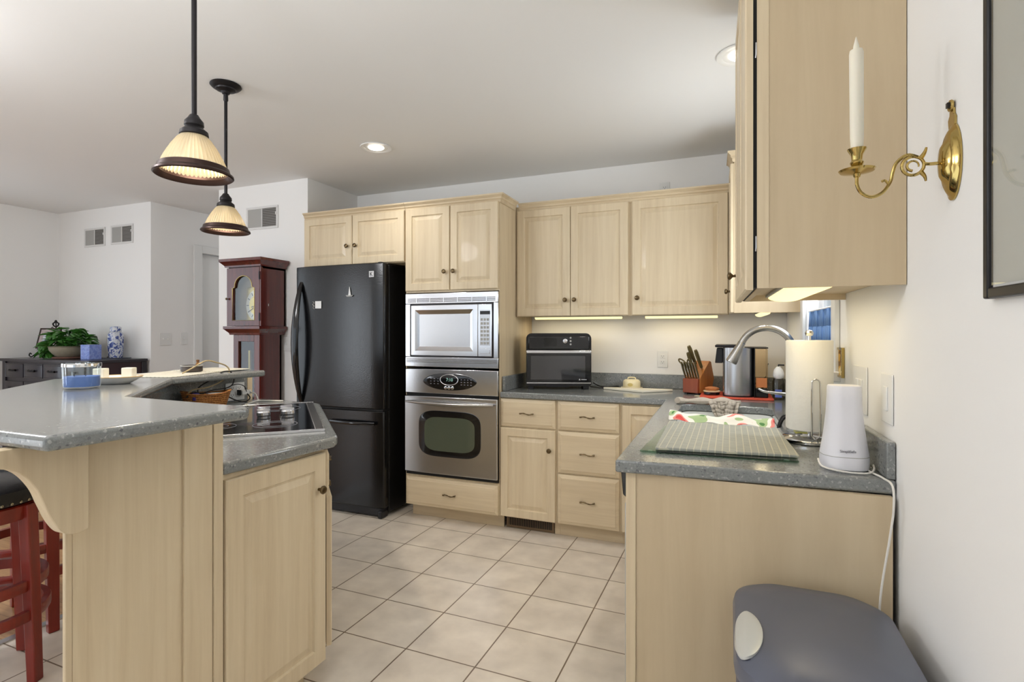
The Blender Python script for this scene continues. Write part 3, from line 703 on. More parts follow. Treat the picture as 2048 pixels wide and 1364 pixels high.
drawer(sk, -0.009, 0.725, 0.89, 0.14, y=1.57, rz=-PI/2, handle=False)
dw = thing('dishwasher', 'black-topped dishwasher seen edge-on beneath the near corner of the sink worktop', 'dishwasher', (-0.281, 1.69, 0))
MB().box(0.0, 0.58, 0, 0.60, 0.10, 0.870).build('tub', 'blackm', dw)
MB().prism([(0.0, 0.772), (-0.028, 0.795), (-0.034, 0.870), (0.0, 0.870)], -0.60, 0.0, RX(PI/2)).build('control_panel', 'black', dw, bevel=0.003)
MB().box(-0.022, -0.001, 0, 0.60, 0.11, 0.770).build('door', 'ventmid', dw, bevel=0.004)

# ---------------------------------------------------------------- worktop
cor = wr(-0.002, 2.19); near = wr(-0.002, 0.0)
outer = [(-1.395, 3.245), (-0.342, 3.245), (-0.322, 1.634), (near[0], near[1]), (wr(-0.002, 2.195)[0], 3.876), (-1.395, 3.876)]
hole = rrect(-0.018, 2.745, 0.435, 0.66, 0.07, 6)
ct = thing('worktop', 'L-shaped grey speckled solid-surface worktop with rounded edges around the sink', 'countertop', (0, 0, 0.876))
MB().prism_holes(outer, [hole], 0.0, 0.038).build('slab', 'counter', ct, bevel=0.007, seg=3, sharp=50)
MB().box(-1.373, wr(-0.02, 2.18)[0]-0.003, 3.856, 3.876, 0.0385, 0.136).build('backsplash', 'counter', ct, bevel=0.003)
MB().box(-1.395, -1.375, 3.285, 3.876, 0.0385, 0.136).build('side_splash', 'counter', ct, bevel=0.003)
q = [wr(-0.022, 0.004), wr(-0.002, 0.004), wr(-0.002, 2.19), wr(-0.022, 2.17)]
MB().prism([(p[0], p[1]) for p in q], 0.0385, 0.136).build('backsplash', 'counter', ct, bevel=0.003)
# ---------------------------------------------------------------- sink
sn = thing('kitchen_sink', 'white undermount kitchen sink set in the grey worktop', 'sink', (-0.018, 2.745, 0.875))
rg_ = []
for (w_, h_, r_, z_) in ((0.437, 0.662, 0.07, 0.0), (0.445, 0.67, 0.07, -0.004), (0.470, 0.70, 0.08, -0.008), (0.45, 0.68, 0.08, -0.19), (0.42, 0.64, 0.08, -0.205)):
    rg_.append([(p[0], p[1], z_) for p in rrect(0, 0, w_, h_, r_, 6)])
inn = []
for (w_, h_, r_, z_) in ((0.39, 0.61, 0.07, -0.190), (0.42, 0.645, 0.07, -0.17), (0.4345, 0.658, 0.07, -0.03), (0.4345, 0.659, 0.07, 0.0)):
    inn.append([(p[0], p[1], z_) for p in rrect(0, 0, w_, h_, r_, 6)])
MB().loops(rg_[::-1]+inn[::-1] if False else rg_+[], cap0=False).loops(inn, cap1=False).build('basin', 'sink', sn)
MB().lathe([(0.042, -0.188), (0.044, -0.185), (0.03, -0.185), (0.028, -0.189), (0.0, -0.189)], 24).build('drain', 'chrome', sn)

# ================================================================ upper cabinets
UZ = 1.412
u1 = thing('upper_cabinet', 'maple wall cabinet with two raised-panel doors above the toaster oven', 'cabinet', (-1.398, 3.55, UZ))
MB().box(0, 0.798, 0, 0.328, 0.012, 0.775).box(0, 0.798, 0, 0.02, 0, 0.012).build('cabinet_body', 'maple', u1)
door(u1, 0.012, 0.003, 0.384, 0.742, 0.384-0.030, 0.108); door(u1, 0.400, 0.003, 0.386, 0.742, 0.030, 0.108)
crown(u1, [(0.025, 0), (0.798, 0)], 0.738)
u2 = thing('upper_cabinet', 'maple wall cabinet with one wide raised-panel door above the knife block', 'cabinet', (-0.599, 3.55, UZ))
MB().box(0, 0.596, 0, 0.328, 0.012, 0.775).box(0, 0.596, 0, 0.02, 0, 0.012).build('cabinet_body', 'maple', u2)
door(u2, 0.012, 0.003, 0.580, 0.742, 0.036, 0.110, st=0.058)
crown(u2, [(0, 0), (0.596, 0)], 0.738)
u3 = thing('upper_cabinet', 'tall maple corner wall cabinet on the right wall beyond the sink window', 'cabinet', wr(-0.336, 1.60, UZ), RW)
MB().box(0.0, 0.334, 0, 0.585, 0.015, 0.86).box(0.0, 0.334, 0, 0.015, 0, 0.015).build('cabinet_body', 'maple_end', u3)
door(u3, 0.0, 0.003, 0.265, 0.835, 0.262-0.03, 0.12, y=0.268, rz=-PI/2)
crown(u3, [(0.334, 0), (0, 0), (0, 0.22)][::-1], 0.845)
u4 = thing('upper_cabinet', 'large tall maple wall cabinet close on the right with its plain side facing the camera', 'cabinet', wr(-0.338, -0.078, 1.419), RW)
MB().box(0.0, 0.336, 0, 0.66, 0.022, 1.0).box(0.0, 0.336, 0, 0.014, 0, 0.022).box(0.0, 0.018, 0.014, 0.66, 0, 0.022).box(0.0, 0.336, 0.646, 0.66, 0, 0.022).build('cabinet_body', 'maple_end', u4)
MB().box(-0.001, 0.028, -0.0015, 0.0, 0, 1.0).build('stile', 'maple', u4)
door(u4, -0.010, -0.004, 0.326, 1.0, y=0.328, rz=-PI/2, m='maple')
door(u4, -0.010, -0.004, 0.326, 1.0, 0.04, 0.10, y=0.658, rz=-PI/2, m='maple')
MB().box(-0.010, 0.0, 0.004, 0.656, 0.002, 0.996).build('shadow_gap', 'dark', u4)
for zz in (0.10, 0.62): MB().tube([(-0.004, 0.002, zz), (-0.003, -0.001, zz+0.01), (-0.003, 0.0, zz+0.04)], 0.002, 8).build('hinge', 'steel', u4)

# under-cabinet lights
def uclight(loc, ln, rz, label, power=1.6, wd=0.06):
    t = thing('under_cabinet_light', label, 'under-cabinet light', loc, rz, 'under-cabinet lights')
    MB().box(0, ln, -wd/2, wd/2, -0.012, -0.001).build('housing', 'ventmid', t, bevel=0.003)
    prof = []
    rings = []
    for x in (0.006, ln-0.006):
        rings.append([(x, wd*0.44*math.cos(a), -0.012-0.016*math.sin(a)) for a in [PI*i/10 for i in range(11)]])
    MB().loops(rings).build('diffuser', 'lens', t)
    l = bpy.data.lights.new('under_cabinet_glow', 'AREA'); l.shape = 'RECTANGLE'; l.size = ln; l.size_y = wd; l.energy = power; l.color = (1, 0.82, 0.52)
    lo = bpy.data.objects.new('under_cabinet_glow', l); COL.objects.link(lo); lo.parent = t; lo.location = (ln/2, 0, -0.032)
uclight((-1.325, 3.74, UZ+0.0125), 0.64, 0, 'glowing strip light under the double-door cabinet above the toaster oven', 0.6)
uclight((-0.535, 3.74, UZ+0.0125), 0.47, 0, 'glowing strip light under the single-door cabinet above the knife block', 0.5)
p = wr(-0.17, 1.66, UZ+0.0155); uclight(p, 0.42, RW+PI/2, 'small glowing light under the far corner cabinet on the right', 0.3)
p = wr(-0.20, 0.0, 1.419+0.0225); uclight(p, 0.55, RW+PI/2, 'large glowing light under the near right wall cabinet', 0.75, wd=0.13)
# ================================================================ things on the kitchen worktop
CT = 0.9145
t = thing('toaster_oven', 'black countertop toaster oven with glass door and silver handle band', 'toaster oven', (-1.325, 3.50, CT), 0.03)
W2, H2 = 0.415, 0.345
t.location = (-1.290, 3.455, CT); t.rotation_euler = (0, 0, 0.34); t.scale = (1.07, 0.70, 1.11)
prof = []
for i in range(7): a = PI/2+PI/2*i/6; prof.append((0.035+0.035*math.cos(a), H2-0.035+0.035*math.sin(a)))
prof = [(W2-p[0], p[1]) for p in prof[::-1]]+prof if False else [(p[0], p[1]) for p in prof]+[(0, 0.03), (0.008, 0.02), (W2-0.008, 0.02), (W2, 0.03)]+[(W2-p[0], p[1]) for p in prof[::-1]]
MB().prism(prof, -0.30, 0, RX(PI/2)).build('oven_body', 'blackm', t, bevel=0.002)
MB().box(0.012, W2-0.012, -0.012, 0.0, 0.245, H2-0.018).build('control_panel', 'black', t, bevel=0.008)
MB().lathe([(0.014, 0), (0.014, 0.012), (0.011, 0.014)], 24, TR(0.248, -0.012, 0.297) @ RX(PI/2)).build('knob', 'steel_bright', t)
for i in range(3): MB().lathe([(0.006, 0), (0.006, 0.003), (0.0, 0.004)], 12, TR(0.283, -0.012, 0.277+i*0.020) @ RX(PI/2)).build('button', 'ventmid', t)
MB().box(0.115, 0.195, -0.0128, -0.0118, 0.266, 0.315).build('display', 'smoke', t)
dd = MB().box(0.004, W2-0.004, -0.014, 0.0, 0.046, 0.243).build('door', 'black', t, bevel=0.003)
MB().box(0.030, W2-0.040, -0.0152, -0.0138, 0.060, 0.205).build('door_glass', mat('dark_door_glass', (46, 46, 48), 0.05, coat=1.0), dd)
MB().box(0.002, W2-0.002, -0.030, -0.013, 0.222, 0.240).build('handle', 'steel_bright', dd, bevel=0.004)
lg = MB().prism([(W2-0.080, 0.058), (W2-0.070, 0.058), (W2-0.075, 0.068)], 0.0150, 0.0158, RX(PI/2))
for i in range(5): lg.box(W2-0.064+i*0.007, W2-0.0595+i*0.007, -0.0158, -0.0150, 0.059, 0.064)
lg.build('logo', 'inkw', dd)
MB().box(0.004, W2-0.004, -0.012, 0.0, 0.036, 0.044).build('lower_trim', 'steel', t)
MB().box(0.130, 0.275, -0.008, 0.0, 0.014, 0.030).build('crumb_tray', 'blackm', t)
for x in (0.012, W2-0.05):
    for y in (0.01, 0.25): MB().box(x, x+0.036, y, y+0.036, 0.0, 0.022).build('foot', 'blackm', t, bevel=0.004)
cb = MB().tube(smooth_path([(-0.905, 3.79, CT+0.03), (-0.86, 3.77, CT+0.012), (-0.815, 3.76, CT+0.005), (-0.78, 3.79, CT+0.005), (-0.74, 3.84, CT+0.006)], 6), 0.004, 8).tube(smooth_path([(-0.905, 3.70, CT+0.010), (-0.85, 3.70, CT+0.005), (-0.815, 3.72, CT+0.0045), (-0.77, 3.76, CT+0.006), (-0.73, 3.83, CT+0.006)], 6), 0.004, 8)
tag(cb.build('power_cord', 'cord_black'), 'black power cord loop trailing from the toaster oven on the worktop', 'cord')
t = thing('butter_dish', 'small round cream domed dish on the worktop behind the white cutting board', 'dish', (-0.628, 3.772, CT)); t.scale = (0.9, 0.9, 0.95)
MB().lathe([(0.045, 0), (0.080, 0.004), (0.083, 0.010), (0.062, 0.010), (0.0, 0.009)], 40).build('plate', 'cream', t)
dm = MB().lathe([(0.066, 0.010), (0.067, 0.012), (0.066, 0.050), (0.060, 0.060), (0.050, 0.067), (0.0, 0.070)], 40).build('dome', 'cream', t)
MB().tube(smooth_path([(-0.030, 0, 0.066), (-0.022, 0, 0.080), (0.022, 0, 0.080), (0.030, 0, 0.066)], 5), 0.005, 8).build('handle', 'cream', dm)
MB().lathe([(0.020, 0), (0.020, 0.001)], 24, TR(0.0, -0.0665, 0.033) @ RX(PI/2), sy=0.6).build('emblem', 'gold', dm)
bd = MB().prism([(-0.801, 3.655), (-0.520, 3.525), (-0.345, 3.690), (-0.600, 3.692)], 0, 0.015).build('cutting_board', 'boardw', None, (0, 0, CT), bevel=0.003)
tag(bd, 'white plastic cutting board lying flat on the worktop in front of the cream dish', 'cutting board')
for ch in (): pass
# knife block and its knives
KB = (-0.185, 3.66, CT); KR = 0.40
t = thing('knife_block', 'slanted wooden knife block on the worktop beside the coffee maker', 'knife block', KB, -KR)
# profile in y-z: front (towards the camera) low, back high
side = [(-0.115, 0.008), (-0.115, 0.105), (-0.045, 0.108), (0.055, 0.200), (0.075, 0.195), (0.120, 0.085), (0.085, 0.008)]
mxk = Matrix(((0, 0, 1, 0), (1, 0, 0, 0), (0, 1, 0, 0), (0, 0, 0, 1)))
MB().prism([(-0.088, 0.008), (-0.080, 0.104), (0.050, 0.205), (0.072, 0.200), (0.115, 0.090), (0.080, 0.008)], -0.052, 0.052, mxk).build('block', 'block', t, bevel=0.003)
MB().box(-0.051, 0.051, -0.112, -0.088, 0.008, 0.098).build('front_block', 'block_front', t, bevel=0.004)
MB().box(-0.045, -0.03, -0.10, 0.07, 0, 0.008).box(0.03, 0.045, -0.10, 0.07, 0, 0.008).build('foot', 'blackm', t)
root = thing('steak_knife', '', 'knife', KB, -0.12, 'steak knives in the front row of the knife block')
KM = mat('knife_handle_olive', (96, 84, 50), 0.35, 0.3)
def knife(x, y, z, ln, lean, tilt, name, label, r=0.009, group='knives standing in the knife block', mm=KM, flat=1.5):
    k = thing(name, label, 'knife', (KB[0]+x*math.cos(KR)+y*math.sin(KR), KB[1]-x*math.sin(KR)+y*math.cos(KR), KB[2]+z), -KR, group)
    k.rotation_euler = (lean, tilt, -KR)
    MB().tube([(0, 0, 0), (0, 0, ln*0.12), (0, -0.001, ln*0.5), (0, 0.001, ln*0.85), (0, 0, ln)], [r*0.75, r*0.8, r, r*1.05, r*0.8], 10, flat=flat, up=(0, 1, 0)).build('handle', mm, k, bevel=0.0)
    MB().box(-0.001, 0.001, -0.008, 0.008, -0.012, 0.0).build('blade', 'steel', k)
    return k
bpy.data.objects.remove(root)
for i in range(6):
    k = knife(-0.043+i*0.0175, -0.092+i*0.0005, 0.108, 0.098, 0.30, -0.14, 'steak_knife', ['leftmost', 'second', 'third', 'fourth', 'fifth', 'rightmost'][i]+' steak knife handle in the front row of the knife block', r=0.0062, group='steak knives in the front row of the knife block')
    MB().box(-0.0015, 0.0015, -0.0105, 0.0105, 0.004, 0.094).build('tang', 'steel_bright', k)
knife(-0.028, 0.018, 0.185, 0.125, 0.30, -0.25, 'chef_knife', 'tallest knife handle at the back of the knife block', r=0.012)
knife(0.030, -0.018, 0.165, 0.12, 0.30, -0.22, 'carving_knife', 'single dark knife handle on the right of the knife block', r=0.011)
knife(-0.035, -0.010, 0.165, 0.10, 0.30, -0.20, 'utility_knife', 'shorter knife handle in front of the tallest one in the knife block', r=0.010)
sc = thing('scissors', 'kitchen scissors with olive loop handles leaning left out of the knife block', 'scissors', (KB[0]-0.055, KB[1]-0.03, KB[2]+0.150), -KR)
def loop(cx, cz, rx, rz, a):
    return [(cx+rx*math.cos(q)*math.cos(a)-rz*math.sin(q)*math.sin(a), 0, cz+rx*math.cos(q)*math.sin(a)+rz*math.sin(q)*math.cos(a)) for q in [2*PI*i/20 for i in range(20)]]
MB().tube(loop(-0.045, 0.045, 0.012, 0.032, 0.95), 0.005, 8, closed=True).build('handle', KM, sc)
MB().tube(loop(0.0, 0.040, 0.012, 0.026, 0.15), 0.005, 8, closed=True).build('handle', KM, sc)
MB().tube([(-0.02, 0, 0.025), (-0.004, 0, 0), (0.0, 0, -0.03)], 0.005, 8).build('pivot', KM, sc)
# coffee maker on its mat
cm = tag(MB().prism(rrect(0, 0, 0.40, 0.36, 0.02, 3), 0, 0.009).build('quilted_mat', 'orange', None, (0.035, 3.545, CT), bevel=0.003), 'coral red quilted mat on the worktop under the coffee maker', 'mat')
CM = thing('coffee_maker', 'stainless pod coffee maker with dark lid, side spout and clear amber water tank', 'coffee maker', (-0.035, 3.43, CT+0.0095))
body = [(0.0, 0.0), (0.0, 0.285)]
cyl = []
for i in range(15): a = PI+PI*i/14*1.0; cyl.append((0.082+0.084*math.cos(a), 0.030+0.045*math.sin(a)))
cyl = cyl+[(0.166, 0.26), (-0.002, 0.26)]
MB().prism(cyl, 0.008, 0.288).build('body', 'steel', CM, sharp=50)
MB().prism([(p[0]*1.0, p[1]) for p in cyl], 0.0, 0.007).build('base', 'blackm', CM)
MB().box(-0.045, 0.105, -0.02, 0.22, 0.290, 0.305).build('lid', 'blackm', CM, bevel=0.006)
MB().prism([(-0.046, 0.195), (-0.003, 0.195), (-0.003, 0.285), (-0.036, 0.285)], -0.15, -0.03, RX(PI/2)).build('spout', 'blackm', CM, bevel=0.004)
MB().box(0.167, 0.173, -0.01, 0.24, 0.0, 0.290).build('side_strip', 'black', CM)
tk = MB().box(0.174, 0.240, 0.0, 0.20, 0.055, 0.283).build('water_tank', 'tank', CM, bevel=0.005)
MB().box(0.178, 0.236, -0.001, 0.0, 0.060, 0.115).build('tank_filter', 'filter', tk)
MB().box(0.174, 0.242, -0.004, 0.21, 0.0, 0.053).build('tank_base', 'black', CM, bevel=0.004)
MB().box(0.120, 0.242, -0.006, 0.21, 0.285, 0.292).build('tank_lid', 'blackm', CM, bevel=0.002)
t = thing('coffee_cup_holder', 'dark round drip tray with a folded brown filter beside the coffee maker', 'tray', (-0.100, 3.500, CT+0.0095))
MB().lathe([(0.040, 0), (0.046, 0.004), (0.046, 0.018), (0.040, 0.020), (0.0, 0.016)], 30).build('tray', 'black', t)
MB().lathe([(0.047, 0.018), (0.050, 0.024), (0.046, 0.026), (0.0, 0.022)], 30).build('rim', 'cream', t)
MB().lathe([(0.032, 0.026), (0.040, 0.040), (0.020, 0.048), (0.0, 0.046)], 14, ripple=7, amp=0.12).build('filter', 'filter', t)
tag(MB().prism([(-0.200, 3.475), (-0.160, 3.455), (-0.150, 3.485), (-0.188, 3.50)], 0, 0.002).build('paper_scrap', 'cream', None, (0, 0, CT)), 'small cream paper scrap lying by the corner of the coral mat', 'paper')
# soap bottle and cord
t = thing('soap_dispenser', 'clear soap bottle with white pump top and blue label behind the faucet', 'soap bottle', (0.262, 3.46, CT))
MB().lathe([(0.028, 0), (0.032, 0.004), (0.032, 0.105), (0.026, 0.125), (0.0, 0.128)], 28, sy=0.8).build('bottle', 'soap', t)
MB().lathe([(0.022, 0.122), (0.030, 0.135), (0.030, 0.150), (0.024, 0.172), (0.010, 0.190), (0.0, 0.192)], 24).build('pump_cap', 'white', t)
MB().tube([(0, 0, 0.188), (0, 0, 0.200), (0.03, 0, 0.200)], 0.005, 8).build('nozzle', 'blackm', t)
MB().box(-0.020, 0.016, -0.0300, -0.0272, 0.015, 0.060).build('label', 'label_b', t, bevel=0.001)
tag(MB().tube(smooth_path([(0.125, 3.74, CT+0.04), (0.175, 3.75, CT+0.08), (0.215, 3.76, CT+0.11), (0.222, 3.80, CT+0.17), (0.232, 3.855, CT+0.185)], 6), 0.004, 8).tube(smooth_path([(0.120, 3.72, CT+0.015), (0.165, 3.73, CT+0.05), (0.21, 3.74, CT+0.085)], 6), 0.004, 8).build('power_cord', 'cord_black'), 'black appliance cord rising to the wall behind the soap bottle', 'cord')

# faucet
FX, FY = 0.272, 2.77
fc = thing('kitchen_faucet', 'brushed nickel gooseneck pull-down faucet arching over the sink', 'faucet', (FX, FY, CT))
MB().lathe([(0.034, 0), (0.034, 0.006), (0.030, 0.010), (0.030, 0.10), (0.027, 0.12), (0.020, 0.135), (0.0, 0.136)], 32).build('base_body', 'nickel', fc)
R = 0.113
nk = [(0.0, 0, 0.12), (0.0, 0, 0.20), (0.0, 0, 0.296)]+arc((-R, 0, 0.296), R, 0, PI*0.87, 22)[1:]
MB().tube(nk, 0.0155, 18).build('spout', 'nickel', fc)
e = Vector(nk[-1]); dr_ = (Vector(nk[-1])-Vector(nk[-2])).normalized()
ang = math.atan2(dr_.x, dr_.z)
sp = MB().lathe([(0.0165, 0), (0.0175, 0.004), (0.0175, 0.022), (0.021, 0.045), (0.026, 0.098), (0.026, 0.106), (0.022, 0.109), (0.0, 0.108)], 24, TR(*e) @ RY(ang)).build('spray_head', 'nickel', fc)
MB().box(-0.004, 0.004, -0.004, 0.004, 0, 0.03, TR(*(e+dr_*0.05+Vector((-0.020, 0, -0.010)))) @ RY(ang)).build('spray_button', 'blackm', sp)
MB().tube(smooth_path([(0.0, -0.028, 0.075), (-0.03, -0.055, 0.105), (-0.075, -0.06, 0.112), (-0.125, -0.06, 0.118), (-0.150, -0.06, 0.130)], 6), [0.018]+[0.017-0.0005*i for i in range(23)]+[0.005], 12, flat=0.6).build('lever_handle', 'nickel', fc)
tag(MB().lathe([(0.016, 0), (0.016, 0.003), (0.0, 0.004)], 20).build('escutcheon', 'nickel', None, (0.262, 2.45, CT)), 'small round nickel cover on the worktop behind the sink edge', 'hole cover') if False else None

# cloths at the sink
def cloth(name, m, pts, label, cat, th=0.004, sub=2):
    nr = len(pts); nc = len(pts[0]); vs = [p for r in pts for p in r]; fs = [(r*nc+c, r*nc+c+1, (r+1)*nc+c+1, (r+1)*nc+c) for r in range(nr-1) for c in range(nc-1)]
    o = MB().add(vs, fs).build(name, m)
    s_ = o.modifiers.new('thick', 'SOLIDIFY'); s_.thickness = th; s_.offset = 1
    s2 = o.modifiers.new('sub', 'SUBSURF'); s2.levels = sub; s2.render_levels = sub
    return tag(o, label, cat)
# grey dishcloth: a twisted end on the counter and a fold hanging over the far sink edge
spine = smooth_path([(-0.262, 3.045, CT+0.020), (-0.235, 3.075, CT+0.014), (-0.185, 3.085, CT+0.016), (-0.13, 3.085, CT+0.018), (-0.085, 3.080, CT+0.020), (-0.040, 3.075, CT+0.024), (0.005, 3.085, CT+0.020), (0.050, 3.095, CT+0.010)], 5)
rad = [0.021+0.006*math.sin(i*0.55) for i in range(len(spine))]
gc = MB().tube(spine, rad, 12, flat=0.75, up=(0, 0, 1))
fold = []
for r in range(7):
    row = []
    tt = r/6
    for c in range(9):
        u = c/8-0.5
        wdt = 0.17-0.09*tt
        zz = CT+0.030-0.012*abs(u)*2 if r < 2 else CT+0.026-(r-1)*0.021
        yy = 3.085-0.014*r if r < 2 else 3.058-0.004*r
        row.append((-0.030+0.012*tt+u*wdt, yy+0.009*math.sin(u*17+tt*3)-0.004, zz+0.004*math.sin(u*14)))
    fold.append(row)
for r in range(6):
    for c in range(8): gc.add([fold[r][c], fold[r][c+1], fold[r+1][c+1], fold[r+1][c]], [(0, 1, 2, 3)])
o = gc.build('dishcloth', 'greycloth'); s_ = o.modifiers.new('thick', 'SOLIDIFY'); s_.thickness = 0.006
tag(o, 'grey beige knitted dishcloth twisted along the far rim of the sink', 'cloth')
# floral towel bunched across the near sink rim
rows = []
for r in range(9):
    row = []
    for c in range(17):
        u = c/16; v = r/8
        x = -0.245+0.415*u; y = 2.405-0.03*u+0.115*v+0.01*math.sin(u*9)
        z = CT+0.006+0.020*math.sin(PI*v)*(0.8+0.4*math.sin(u*11+1))+0.007*math.sin(u*19+v*3)+(0.010 if 0.2 < v < 0.9 else 0)
        row.append((x, y, max(z, CT+0.003)))
    rows.append(row)
cloth('floral_towel', 'floral', rows, 'white kitchen towel with red and green floral print bunched on the near sink rim', 'towel', 0.003)
tag(MB().prism([(0.09, 2.52), (0.185, 2.515), (0.19, 2.62), (0.11, 2.625)], 0, 0.012).build('scrub_pad', mat('blue_grey_pad', (96, 110, 134), 0.7), None, (0.0, -0.0, 0.872), bevel=0.003), 'blue grey pad at the near right corner of the sink', 'sponge') if False else None
# drying mat on a glass board
gb = tag(MB().prism([(-0.268, 1.766), (0.190, 1.790), (0.176, 2.300), (-0.245, 2.28)], 0, 0.005).build('glass_cutting_board', 'greenglass', None, (0, 0, CT+0.002), bevel=0.001), 'clear green-edged glass cutting board under the grey drying mat', 'cutting board')
for x, y in ((-0.24, 1.80), (0.16, 1.82), (0.15, 2.27), (-0.22, 2.25)): MB().lathe([(0.008, -0.002), (0.008, 0.0)], 12, TR(x, y, 0)).build('foot', 'white', gb)
tag(MB().prism([(-0.222, 1.782), (0.196, 1.826), (0.172, 2.315), (-0.235, 2.345)], 0, 0.010).build('drying_mat', 'waffle', None, (0, 0, CT+0.0075), bevel=0.003), 'grey green waffle-weave drying mat on the glass board near the sink', 'mat')
# rack with black coated wires, and the sponge
t = thing('sink_caddy', 'black coated wire sponge caddy at the right edge of the sink', 'caddy', (0.235, 2.56, CT))
for k in range(2):
    y = -0.045+k*0.05
    MB().tube(smooth_path([(-0.042, y-0.01, -0.045), (-0.040, y, -0.010), (-0.020, y+0.005, 0.030), (0.03, y+0.01, 0.034), (0.075, y+0.02, 0.030), (0.078, y+0.02, 0.006)], 6), 0.0055, 10).build('wire', 'blackm', t)
tag(MB().prism(rrect(0, 0, 0.05, 0.08, 0.008, 3), 0, 0.028).build('sponge', 'yellow', None, (0.268, 2.44, CT), bevel=0.004), 'yellow sponge on the worktop behind the paper towel roll', 'sponge')
# paper towel holder and roll
PX, PY = 0.262, 2.165
ph = thing('paper_towel_holder', 'chrome paper towel holder with round base and looped side arm', 'paper towel holder', (PX, PY, CT))
MB().lathe([(0.084, 0), (0.090, 0.003), (0.090, 0.012), (0.084, 0.017), (0.050, 0.021), (0.0, 0.023)], 48).build('base', 'chrome', ph)
MB().tube([(0, 0, 0.02), (0, 0, 0.375)], 0.006, 12).lathe([(0.0, 0.372), (0.012, 0.376), (0.014, 0.385), (0.010, 0.393), (0.0, 0.396)], 18).build('pole', 'chrome', ph)
ax, ay = 0.010, -0.085
lp = [(ax-0.012, ay, 0.035), (ax-0.013, ay, 0.12), (ax-0.012, ay, 0.215)]+[(ax-0.012*math.cos(a), ay, 0.215+0.012*math.sin(a)) for a in [PI*i/8 for i in range(1, 8)]]+[(ax+0.012, ay, 0.215), (ax+0.014, ay, 0.12), (ax+0.012, ay, 0.035)]
MB().tube(lp, 0.003, 10).tube([(ax-0.012, ay, 0.036), (ax, ay+0.025, 0.016)], 0.003, 8).tube([(ax+0.012, ay, 0.036), (ax, ay+0.025, 0.016)], 0.003, 8).build('tension_arm', 'chrome', ph)
pr = MB()
sg = 72
prof = [(0.021, 0.0), (0.072, 0.0), (0.0745, 0.004), (0.0745, 0.309), (0.072, 0.313), (0.021, 0.313)]
pr.lathe(prof, sg, cap0=False, cap1=False)
pr.v += []
roll = pr.build('paper_towel_roll', 'paper', None, (PX, PY, CT+0.046))
MB().lathe([(0.0212, 0.001), (0.0212, 0.312), (0.0195, 0.312), (0.0195, 0.001)], 32, cap0=False, cap1=False).build('core', 'boardw', roll)
MB().lathe([(0.024, -0.006), (0.024, 0.0)], 20).build('support_ring', 'chrome', ph, (0, 0, 0.045)) 
tag(roll, 'large white paper towel roll on the chrome holder beside the faucet', 'paper towel')
# alarm base station
bs = thing('alarm_base_station', 'white cone-shaped alarm base station standing at the near end of the worktop', 'smart home device', (0.302, 1.775, CT), 0.1)
rings = []
for (w_, h_, z_) in ((0.105, 0.095, 0.0), (0.118, 0.108, 0.006), (0.120, 0.110, 0.028), (0.1175, 0.1075, 0.046), (0.108, 0.099, 0.075), (0.096, 0.090, 0.12), (0.088, 0.083, 0.16), (0.084, 0.079, 0.20), (0.082, 0.077, 0.232), (0.078, 0.073, 0.236)):
    rings.append([(p[0], p[1], z_) for p in rrect(0, 0, w_, h_, min(w_, h_)*0.42, 8)])
MB().loops(rings).build('shell', 'device', bs)
MB().loops([[(p[0], p[1], z_) for p in rrect(0, 0, 0.1195, 0.1095, 0.046, 8)] for z_ in (0.040, 0.0415)]).build('seam', 'ventmid', bs)
text('SimpliSafe', 0.010, 'ink', 'lettering', bs, (-0.005, -0.0545, 0.058), (PI/2-0.20, 0, 0))
cd = smooth_path([wr(-0.085, 0.155, CT+0.004), wr(-0.06, 0.12, CT+0.008), wr(-0.045, 0.06, CT+0.004), wr(-0.030, 0.0, CT+0.003), wr(-0.024, -0.052, CT-0.004), wr(-0.024, -0.060, CT-0.06), wr(-0.030, -0.052, 0.78), wr(-0.050, -0.045, 0.60), wr(-0.040, -0.045, 0.45), wr(-0.018, -0.05, 0.25), wr(-0.02, -0.05, 0.02)], 7)
ring2 = smooth_path([(0.232, 1.735, CT+0.030), (0.240, 1.712, CT+0.014), (0.290, 1.706, CT+0.005), (0.345, 1.712, CT+0.004), (0.366, 1.735, CT+0.010), (0.372, 1.77, CT+0.016)], 6)
tag(MB().tube(cd, 0.0028, 8).tube(ring2, 0.0026, 8).build('power_cord', 'cord_white'), 'thin white power cord wrapped round the cone-shaped device and hanging to the floor', 'cord')

# ================================================================ right wall things
sc = thing('candle_sconce', 'polished brass wall sconce with scrolled arm on the right wall', 'wall sconce', wr(-0.001, -0.352, 1.640), RW-PI/2)
# local: -y is out from the wall, x runs towards the camera
pl = MB()
pl.lathe([(0.030, 0.0), (0.030, 0.003), (0.027, 0.005), (0.024, 0.010), (0.021, 0.013), (0.0185, 0.013), (0.012, 0.022), (0.0, 0.026)], 48, RX(PI/2) , sx=1.35, sy=2.55)
pl.build('back_plate', 'brass', sc)
MB().prism([(-0.013, 0.068), (-0.016, 0.086), (-0.009, 0.094), (-0.008, 0.106), (0.0, 0.110), (0.008, 0.106), (0.009, 0.094), (0.016, 0.086), (0.013, 0.068)], 0.0, 0.004, RX(PI/2)).tube([(0.009*math.cos(2*PI*i/16), -0.005, 0.112+0.009*math.sin(2*PI*i/16)) for i in range(16)], 0.003, 8, closed=True).build('hanger', 'brass', sc)
MB().box(-0.004, 0.004, -0.012, 0, 0.108, 0.118).build('nail', 'blackm', sc)
arm = MB()
yy = lambda q: -q
path = smooth_path([(0, -0.024, 0.0), (0, -0.040, 0.0), (0, -0.050, 0.002)], 4)
arm.tube(path, 0.0035, 8)
def cir(cy, cz, r, a0, a1, n=14): return [(0, -(cy+r*math.cos(a)), cz+r*math.sin(a)) for a in [a0+(a1-a0)*i/n for i in range(n+1)]]
